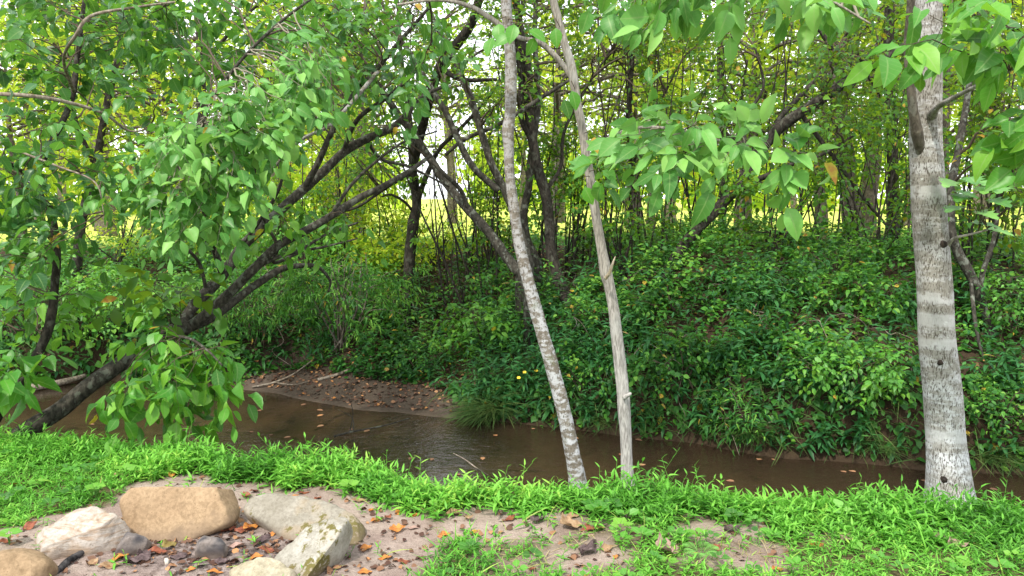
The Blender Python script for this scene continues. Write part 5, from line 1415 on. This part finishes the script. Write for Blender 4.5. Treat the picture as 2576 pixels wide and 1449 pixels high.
tint = np.clip(.42 + (fbm(x * 2.5, y * 2.5 + 3, 3) - .5) * .9 + R.normal(size=n) * .14, 0, .92)
g = Geo()
lv = leafy_stems(g, np.stack([x, y, ground_h(x, y) - .01], 1), H, lean, 7, (.03 + .02 * R.random(n)) * (1 - tall) + (.054 + .036 * R.random(n)) * tall, tint, elev=(1.0, .1), top_bias=.12, width=1.05)
# loose narrow blades between them
m = 16000
x = -4.6 + 9.2 * R.random(m); e = 2.7 * R.random(m) - .2; y = y_near(x) - e; b = bare(x, y)
kp = (R.random(m) < (1 - b) * .75 + .05) & (y > 1.5); x, y, b = x[kp], y[kp], b[kp]; m = len(x)
blv = Leaves()
dry = np.clip((b - .05) * 1.2, 0, .6) + .07
ti = np.where(R.random(m) < dry, .93 + .07 * R.random(m), .2 + .6 * R.random(m))
blv.add(np.stack([x, y, ground_h(x, y)], 1), np.stack([R.normal(size=m) * .7, R.normal(size=m) * .7, .4 + .7 * R.random(m)], 1), np.stack([R.normal(size=m) * .5, R.normal(size=m) * .5, np.ones(m)], 1), .05 + .08 * R.random(m), ti, .6 + R.random(m), .9)
blv.into(g, BLADE); lv.into(g, LANCE)
tag(g.build('grass', [M['grass'], M['grass']]), kind='stuff')
# broad leaved little weeds among the grass
g2 = Geo(); wl = Leaves(); m = 900
x = -4.4 + 8.8 * R.random(m); e = .1 + 2.3 * R.random(m); y = y_near(x) - e; b = bare(x, y); kp = (b < .8) & (y > 1.5) & (R.random(m) < .2 + fbm(x * 3, y * 3 + 40, 3)); x, y = x[kp], y[kp]; m = len(x); k = 5
az = R.random((m, 1)) * 6.28 + np.arange(k)[None] * 1.26 + R.normal(size=(m, k)) * .3; el = .25 + .3 * R.random((m, k))
ax = np.stack([np.cos(az) * np.cos(el), np.sin(az) * np.cos(el), np.sin(el)], -1); b0 = np.stack([x, y, ground_h(x, y) + .02 + .05 * R.random(m)], 1)
wl.add((b0[:, None] + ax * .012).reshape(-1, 3), ax.reshape(-1, 3), np.tile([0, -.2, 1.0], (m * k, 1)) + R.normal(size=(m * k, 3)) * .25, np.repeat(.025 + .03 * R.random(m), k), np.repeat(R.random(m), k), .6, 1.35)
wl.into(g2, OVAL6); tag(g2.build('lawn_weeds', [M['leaf_near']]), kind='stuff')
# dry straw on the worn patches
g = Geo(); lv = Leaves(); m = 10000
x = -2.2 + 6.4 * R.random(m); y = y_near(x) - .45 - 1.7 * R.random(m); b = bare(x, y); kp = (b > .25) & (b < .93) & (y > 1.5); x, y = x[kp], y[kp]; m = len(x)
lv.add(np.stack([x, y, ground_h(x, y) + .004], 1), np.stack([R.normal(size=m), R.normal(size=m), .25 * np.abs(R.normal(size=m))], 1), np.array([0, 0, 1.0]) + R.normal(size=(m, 3)) * .3, .04 + .07 * R.random(m), R.random(m), .3 + .8 * R.random(m), .55)
lv.into(g, BLADE); tag(g.build('dry_grass', [M['straw']]), kind='stuff')
# crumbs of dead leaves in the pit and on the soil
g = Geo(); lv = Leaves(); m = 20000
x = -3.2 + 7.4 * R.random(m); y = 2.6 + 2.2 * R.random(m); b = bare(x, y); _px, _py = proj(np.stack([x, y, 0 * x], 1)); pit = np.exp(-(((_px - 540) / 300) ** 2 + ((_py - 1385) / 60) ** 2)); kp = (R.random(m) < b ** 2 * (.22 + .75 * pit)) & (y < y_near(x) - .2); x, y = x[kp], y[kp]; m = len(x)
lv.add(np.stack([x, y, ground_h(x, y) + .004 + .006 * R.random(m)], 1), np.stack([R.normal(size=m), R.normal(size=m), .15 * R.normal(size=m)], 1), np.array([0, 0, 1.0]) + R.normal(size=(m, 3)) * .4, .013 + .036 * R.random(m) ** 1.8, R.random(m) ** 1.9 * .85, .5 + R.random(m), 1.2)
lv.into(g, OVAL6); tag(g.build('soil_litter', [M['litter']]), kind='stuff')

# ------------------------------------------------------------------ fallen leaves one can count on the near bank
def fallen(px, py, size_px, colour, label, kind='oval', curl=1.0, az=None, dz=.006):
    curl = min(curl, 1.15)
    q = ground_at(px, py); depth = q[1]; L = size_px / FPX * depth * 1.08
    az = R.random() * 6.28 if az is None else az
    ax = unit(np.array([math.cos(az), math.sin(az), .06 * R.normal()])); nr = unit(np.array([R.normal() * .18, -.12 + R.normal() * .15, 1.0]))
    nr = unit(nr - ax * ax.dot(nr)); lat = np.cross(ax, nr)
    tv, F4, F3, UV = LOBED if kind == 'lobed' else OVATE
    # a finer blade: cupped, twisted and crinkled
    st = np.linspace(0, 1, 15); prof_t = np.array([0, .1, .25, .42, .6, .8, 1]); prof_w = np.array([.02, .14, .28, .33, .28, .15, .0])
    wv = np.interp(st, prof_t, prof_w)
    if kind == 'lobed': wv = wv * (1.35 + .30 * np.sin(st * 21 + R.random() * 3)) + .02 * (st < 1)
    if kind == 'long': wv = wv * .72
    us = np.linspace(-1, 1, 7); ph = R.random() * 6
    U, T = np.meshgrid(us, st); W = wv[:, None] * U
    cup = curl * (.25 + .3 * R.random())
    Zl = cup * np.abs(W) ** 1.5 * 1.6 + .10 * curl * np.sin(T * 3.4 + ph) + .05 * curl * np.sin(T * 11 + U * 3 + ph) * np.abs(U) + (.25 * curl * (T - .5) ** 2)
    if kind == 'crumpled': Zl = Zl * .5 + .10 * curl * np.sin(U * 2.7 + T * 5 + ph) + .06 * np.sin(T * 15 + U * 5 + ph)
    P3 = (T[..., None] - .5) * ax + W[..., None] * lat + Zl[..., None] * nr
    V = P3.reshape(-1, 3) * L
    V[:, 2] += dz - V[:, 2].min() * .85
    i = np.arange(14)[:, None]; j = np.arange(6)[None]
    F = np.stack([i * 7 + j, i * 7 + j + 1, (i + 1) * 7 + j + 1, (i + 1) * 7 + j], -1).reshape(-1, 4)
    me = mesh_np('fallen_leaf', V, [(F, 0)], [DL[colour]], dict(leafco=np.stack([U.ravel(), T.ravel(), 0 * T.ravel()], 1)))
    o = obj('fallen_leaf', me); o.location = q
    return tag(o, label, 'leaf', 'dead leaves lying on the near bank')


fl = [
 (226, 1163, 34, 'orange', 'orange dead leaf lying alone in the grass above the white rock', 'long', .6, .4),
 (176, 1150, 30, 'tan', 'tan dead leaf in the left grass, left of the lone orange leaf', 'long', .7, .2),
 (43, 1222, 34, 'orange', 'orange dead leaf standing in the grass near the left edge', 'long', .8, 1.2),
 (100, 1205, 24, 'orange', 'small orange dead leaf in the grass between the left edge and the white rock', 'long', .7, 2.6),
 (61, 1113, 20, 'tan', 'tan dead leaf high in the left grass below the leaning trunk', 'oval', .8, .6),
 (349, 1145, 24, 'tan', 'tan dead leaf deep in the grass behind the tan slab', 'long', .8, 2.0),
 (300, 1200, 28, 'tan', 'tan curled leaf on the bare patch just left of the tan slab top', 'oval', 1.2, .8),
 (350, 1194, 26, 'rust', 'red brown leaf behind the left end of the tan slab', 'oval', 1.1, .3),
 (434, 1198, 26, 'orange', 'orange leaf behind the top edge of the tan slab', 'oval', 1.0, 1.9),
 (619, 1250, 32, 'rust', 'orange brown leaf at the right end of the tan slab', 'oval', 1.2, 2.3),
 (640, 1240, 24, 'rust', 'dark red leaf behind the right end of the tan slab', 'oval', 1.0, .6),
 (735, 1252, 32, 'orange', 'flat orange leaf behind the left end of the grey slab', 'long', .7, .1),
 (765, 1243, 30, 'rust', 'long rust leaf behind the middle of the grey slab', 'long', .7, .3),
 (800, 1256, 22, 'rust', 'small rust leaf on the soil behind the grey slab', 'oval', .8, 1.0),
 (890, 1222, 40, 'dark', 'dark grey crumpled leaf at the grass edge right of the grey slab', 'crumpled', 1.6, .5),
 (903, 1262, 36, 'tan', 'pale tan leaf on the soil under the dark crumpled leaf', 'oval', .6, .2),
 (933, 1288, 24, 'orange', 'bright orange curled leaf to the right of the grey slab', 'oval', 1.4, 1.4),
 (944, 1314, 26, 'orange', 'orange leaf on the sand beside the right tip of the grey slab', 'oval', 1.0, .5),
 (975, 1304, 24, 'rust', 'rust leaf on the sand between the grey slab and the grass', 'oval', 1.0, 2.5),
 (1003, 1294, 24, 'orange', 'orange leaf lying at the left rim of the grass patch', 'oval', 1.0, .9),
 (1042, 1299, 28, 'orange', 'orange red leaf at the rim of the grass patch', 'oval', .9, .0),
 (1046, 1286, 30, 'dark', 'purple dark curled leaf in the grass right of the sand', 'crumpled', 1.3, 1.1),
 (1000, 1335, 40, 'orange', 'split bright orange leaf on the open sand', 'lobed', 1.0, .3),
 (1040, 1331, 32, 'pink', 'pale pink leaf on the open sand beside the split orange leaf', 'oval', .5, .1),
 (1100, 1297, 34, 'olive', 'olive tan leaf on the bare strip near the left of the grass band', 'oval', .8, .3),
 (1139, 1297, 44, 'tan', 'long brown tan leaf on the bare strip below the grass band', 'oval', .8, .2),
 (1178, 1308, 38, 'tan', 'ribbed tan leaf standing on the bare strip', 'oval', 1.3, 1.8),
 (1284, 1309, 34, 'rust', 'red brown leaf on the bare strip below the slim lichen trunk', 'oval', .9, .8),
 (1352, 1315, 38, 'dark', 'purple dark crumpled leaf on the bare strip', 'crumpled', 1.4, .4),
 (1193, 1342, 28, 'yellow', 'yellow leaf lying on dry grass left of the middle', 'long', .8, .5),
 (1188, 1374, 30, 'tan', 'tan leaf among dry grass blades under the yellow leaf', 'oval', 1.0, 1.2),
 (1117, 1352, 34, 'orange', 'orange leaf half hidden in the grass right of the open sand', 'oval', 1.0, .2),
 (1068, 1383, 34, 'tan', 'tan upright leaf at the corner of the grass and the sand', 'long', 1.0, 1.4),
 (920, 1384, 34, 'orange', 'orange leaf on the sand to the right of the angular stone', 'oval', 1.0, .6),
 (968, 1408, 34, 'orange', 'narrow orange leaf low on the sand', 'long', .9, .3),
 (1017, 1419, 34, 'rust', 'dark red leaf low on the sand by the grass', 'oval', .9, .3),
 (918, 1443, 36, 'orange', 'orange leaf on the sand at the lower frame edge', 'oval', .8, .1),
 (1340, 1437, 30, 'rust', 'rust red leaf in the short grass at the lower frame edge', 'oval', 1.0, 1.1),
 (1473, 1289, 36, 'dark', 'dark curled leaf at the foot of the tall grass below the grey trunk', 'crumpled', 1.3, 1.6),
 (1440, 1303, 34, 'tan', 'tan leaf at the foot of the tall grass between the slim trunks', 'oval', .9, .2),
 (1437, 1328, 60, 'tan', 'big tan lobed leaf on the bare patch below the slim trunks', 'lobed', 1.2, .3),
 (1480, 1337, 40, 'rust', 'rust leaf right of the big tan lobed leaf', 'oval', 1.0, .2),
 (1508, 1333, 34, 'olive', 'olive yellow leaf at the right end of the bare patch', 'oval', .8, .5),
 (1480, 1350, 34, 'pink', 'reddish leaf under the big tan lobed leaf', 'oval', .9, .2),
 (1580, 1303, 46, 'dark', 'grey dark crumpled leaf standing in the grass below the grey trunk', 'crumpled', 1.5, 1.3),
 (1481, 1390, 66, 'dark', 'largest dark crumpled leaf on the lower bare patch', 'crumpled', 1.6, .9),
 (1527, 1384, 36, 'tan', 'tan leaf touching the largest dark crumpled leaf', 'oval', 1.0, .6),
 (1549, 1404, 22, 'orange', 'small orange leaf on the lower bare patch', 'oval', 1.1, 1.2),
 (1682, 1392, 72, 'pink', 'large pale pinkish lobed leaf with curled tips in the short grass', 'lobed', 1.5, .2),
 (1712, 1361, 28, 'orange', 'orange leaf behind the large pale lobed leaf', 'oval', .9, .4),
 (1631, 1350, 40, 'dark', 'dark leaf behind the large pale lobed leaf', 'crumpled', 1.0, .2),
 (1793, 1277, 34, 'orange', 'orange leaf in the tall grass right of the grey trunk', 'oval', 1.0, .6),
 (1999, 1302, 44, 'tan', 'tan orange curled leaf on top of the grass in the right half', 'lobed', 1.3, .8),
 (1842, 1337, 46, 'dark', 'dark brown leaf on the bare patch in the right half', 'crumpled', 1.0, .3),
 (2053, 1373, 44, 'orange', 'vivid orange leaf lying flat in the right half of the lawn', 'oval', .6, .1),
 (2129, 1360, 44, 'pink', 'grey pink curled leaf right of the vivid orange leaf', 'crumpled', 1.3, .9),
 (2288, 1327, 34, 'tan', 'tan leaf on the lawn below the thick white trunk', 'lobed', .9, .3),
 (2409, 1379, 56, 'pink', 'brown pink broad leaf at the right of the lawn', 'crumpled', 1.0, .1),
 (1801, 1384, 34, 'rust', 'rust leaf in the short grass left of the vivid orange leaf', 'oval', 1.0, .8),
 (1956, 1437, 34, 'orange', 'orange leaf low in the right half by the lower frame edge', 'oval', .9, .3),
 (2277, 1272, 34, 'dark', 'grey dark leaf in the grass left of the foot of the thick white trunk', 'crumpled', 1.2, .6),
 # in the fire pit
 (505, 1336, 34, 'orange', 'orange brown leaf on the ash under the foot of the tan slab', 'long', .8, .2),
 (498, 1352, 24, 'orange', 'bright orange leaf on the bluish charred stone', 'oval', 1.2, 1.2),
 (556, 1330, 30, 'orange', 'golden leaf at the foot of the tan slab, right end', 'oval', 1.0, .3),
 (632, 1332, 44, 'orange', 'broad orange leaf of the pile left of the grey slab', 'oval', 1.2, .9),
 (610, 1340, 36, 'rust', 'deep rust leaf under the broad orange leaf', 'crumpled', 1.2, .4),
 (575, 1338, 36, 'rust', 'dark red leaf under the golden leaf', 'crumpled', 1.1, .6),
 (685, 1348, 24, 'orange', 'small orange leaf touching the corner of the grey slab', 'oval', 1.0, .8),
 (593, 1376, 30, 'pink', 'salmon pink leaf in the pit right of the bluish charred stone', 'oval', .8, .4),
 (675, 1391, 44, 'rust', 'orange brown leaf under the left tip of the angular stone', 'long', 1.1, .3),
 (645, 1406, 34, 'orange', 'orange red leaf in the pit by the low pale stone', 'oval', .9, .2),
 (426, 1378, 44, 'olive', 'olive curled leaf standing in the middle of the pit', 'oval', 1.4, 1.1),
 (398, 1394, 46, 'rust', 'long rust leaf below the olive curled leaf', 'long', .9, .3),
 (385, 1357, 30, 'orange', 'orange leaf beside the small soot blackened stone', 'oval', 1.1, .3),
 (366, 1376, 36, 'rust', 'narrow brown leaf in front of the soot blackened stone', 'long', 1.1, 1.2),
 (300, 1410, 44, 'orange', 'tan orange leaf in front of the white rock', 'oval', 1.2, .6),
 (278, 1428, 46, 'tan', 'brown tan leaf lower in the pit near the burnt log', 'oval', .9, .3),
 (235, 1420, 34, 'tan', 'pale tan leaf stuck in dry grass by the burnt log', 'oval', 1.2, 1.4),
 (345, 1418, 60, 'dark', 'big dark purple crumpled leaf in the pit', 'crumpled', 1.5, .3),
 (370, 1398, 46, 'dark', 'dark purple leaf in the pit above the big crumpled one', 'crumpled', 1.2, .8),
 (480, 1437, 24, 'orange', 'small orange leaf on the ash at the lower edge of the pit', 'oval', .8, .3),
 (541, 1446, 40, 'orange', 'orange leaf on the ash at the bottom beside the low pale stone', 'long', .8, .2),
 (660, 1364, 40, 'dark', 'dark purple leaf in the pit against the angular stone', 'crumpled', 1.1, .4),
 (450, 1407, 40, 'dark', 'dark grey curled leaf on the ash right of the white pebble', 'crumpled', 1.0, .2),
 (560, 1420, 36, 'dark', 'grey brown leaf on the ash below the salmon pink leaf', 'crumpled', .9, .2),
 (76, 1330, 36, 'rust', 'brown leaf in the grass edge above the white rock on the left', 'oval', 1.2, 1.2),
 (15, 1367, 30, 'rust', 'rust red leaf at the left frame edge above the brown rock', 'oval', 1.0, .4),
]
for r_ in fl: fallen(*r_)

# ------------------------------------------------------------------ little plants on the near bank
def weed(label, px, py, leaves, mat='leaf_near', tmpl=OVATE, name='small_weed', h=.05):
    q = ground_at(px, py); o = thing(name, q, label, 'weed'); g = Geo(); lv = Leaves()
    for az, el, L, hh in leaves:
        ax = np.array([math.cos(az) * math.cos(el), math.sin(az) * math.cos(el), math.sin(el)]); b = q + ax * [.01, .01, 0] + [0, 0, hh]
        V, F = multi_tube(np.array([[q, (q + b) / 2 + [0, 0, .005], b]]), [.0022], [.0014], 4); g.add(V, [(F[0][0], 1)], tint=np.full(len(V), .5), leafco=np.zeros((len(V), 3)))
        lv.add(b[None], ax[None], np.array([[-ax[0] * .4, -ax[1] * .4 - .3, 1.0]]), np.array([L]), np.array([.75 + .2 * R.random()]), np.array([.7]), np.array([1.45]))
    lv.into(g, tmpl); g.build('leaves', [M[mat], M['stem_green']], o)


weed('round leaved seedling with three broad leaves in the grass left of the thick white trunk', 2115, 1322, [(1.7, .6, .065, .09), (.1, .3, .05, .08), (3.6, .2, .05, .08)], 'leaf_pale')
weed('round leaved weed at the top of the bank above the tan slab', 430, 1128, [(.4, .5, .075, .12), (2.8, .5, .07, .12), (1.6, .9, .06, .12), (4.6, .2, .06, .1)], 'leaf_pale')
weed('small five leaved weed at the left frame edge by the brown rock', 24, 1372, [(a, .25, .05, .06) for a in (0.2, 1.4, 2.7, 4.0, 5.2)], 'leaf_near')
weed('low leafy weed in the grass just above the white rock', 242, 1258, [(a, .4, .05, .07) for a in (0, 1.2, 2.3, 3.4, 4.4, 5.5)], 'leaf_near')


def fern(label, px, py, n, L):
    q = ground_at(px, py); o = thing('fern', q, label, 'fern')
    for k in range(n):
        g = Geo(); lv = Leaves(); az = 6.28 * k / n + R.random() * .5; t = np.linspace(0, 1, 14)
        c = q + np.stack([np.cos(az) * t * L * .75, np.sin(az) * t * L * .75, L * (.95 * t - .65 * t ** 2)], 1)
        V, F = multi_tube(c[None], [.002], [.0008], 4); g.add(V, [(F[0][0], 1)], tint=np.full(len(V), .5), leafco=np.zeros((len(V), 3)))
        tan = unit(np.gradient(c, axis=0)); side = unit(np.cross(tan, [0, 0, 1.0]))
        for s in (1, -1):
            m = len(t) - 3
            lv.add(c[3:], side[3:] * s + tan[3:] * .45, np.tile([0, 0, 1.0], (m, 1)), L * .30 * np.sin(np.linspace(.5, 2.95, m)) + .004, np.full(m, .7), .6, .8)
        lv.into(g, LANCE); g.build('frond', [M['leaf_pale'], M['stem_green']], o)


fern('small fern in the short grass near the large pale lobed leaf', 1762, 1400, 6, .12)
fern('small fern at the right frame edge below the thick white trunk', 2560, 1325, 6, .14)
fern('little fern at the edge of the tall grass below the grey trunk', 1640, 1312, 5, .12)


def flowers(label, px, py, d, n, sp, h):
    b = P(px, py, d); b[2] = float(ground_h(b[0], b[1])); o = thing('yellow_wildflower', b, label, 'flower')
    gs = Geo()
    for k in range(n):
        gf = Geo(); lv = Leaves()
        e = b + np.array([R.normal() * sp, R.normal() * sp, h * (.8 + .4 * R.random())])
        V, F = multi_tube(np.array([[b, (b + e) / 2 + R.normal(size=3) * .01, e]]), [.0025], [.0015], 4); gs.add(V, F)
        for a in range(6):
            az = a * 1.05; lv.add(e[None], np.array([[math.cos(az), math.sin(az) * .6, .35 + .5 * math.sin(az)]]), np.array([[0, -.6, .8]]), np.array([.022]), np.array([.5]), np.array([.5]), np.array([1.3]))
        lv.into(gf, OVAL6); gf.build('blossom', [M['petal']], o)
    gs.build('stems', [M['stem_green']], o)


flowers('yellow wildflowers on tall stems on the bank left of the slim lichen trunk', 1310, 880, 7.6, 3, .12, .30)
flowers('yellow wildflowers on the left bank behind the leaning trunk', 340, 790, 9.9, 6, .25, .55)
flowers('tiny yellow wildflower in the near grass left of the thick white trunk', 1962, 1235, 4.35, 3, .03, .17)
flowers('yellow wildflowers on the slope behind the upright dark tree', 960, 800, 10.2, 3, .15, .4)
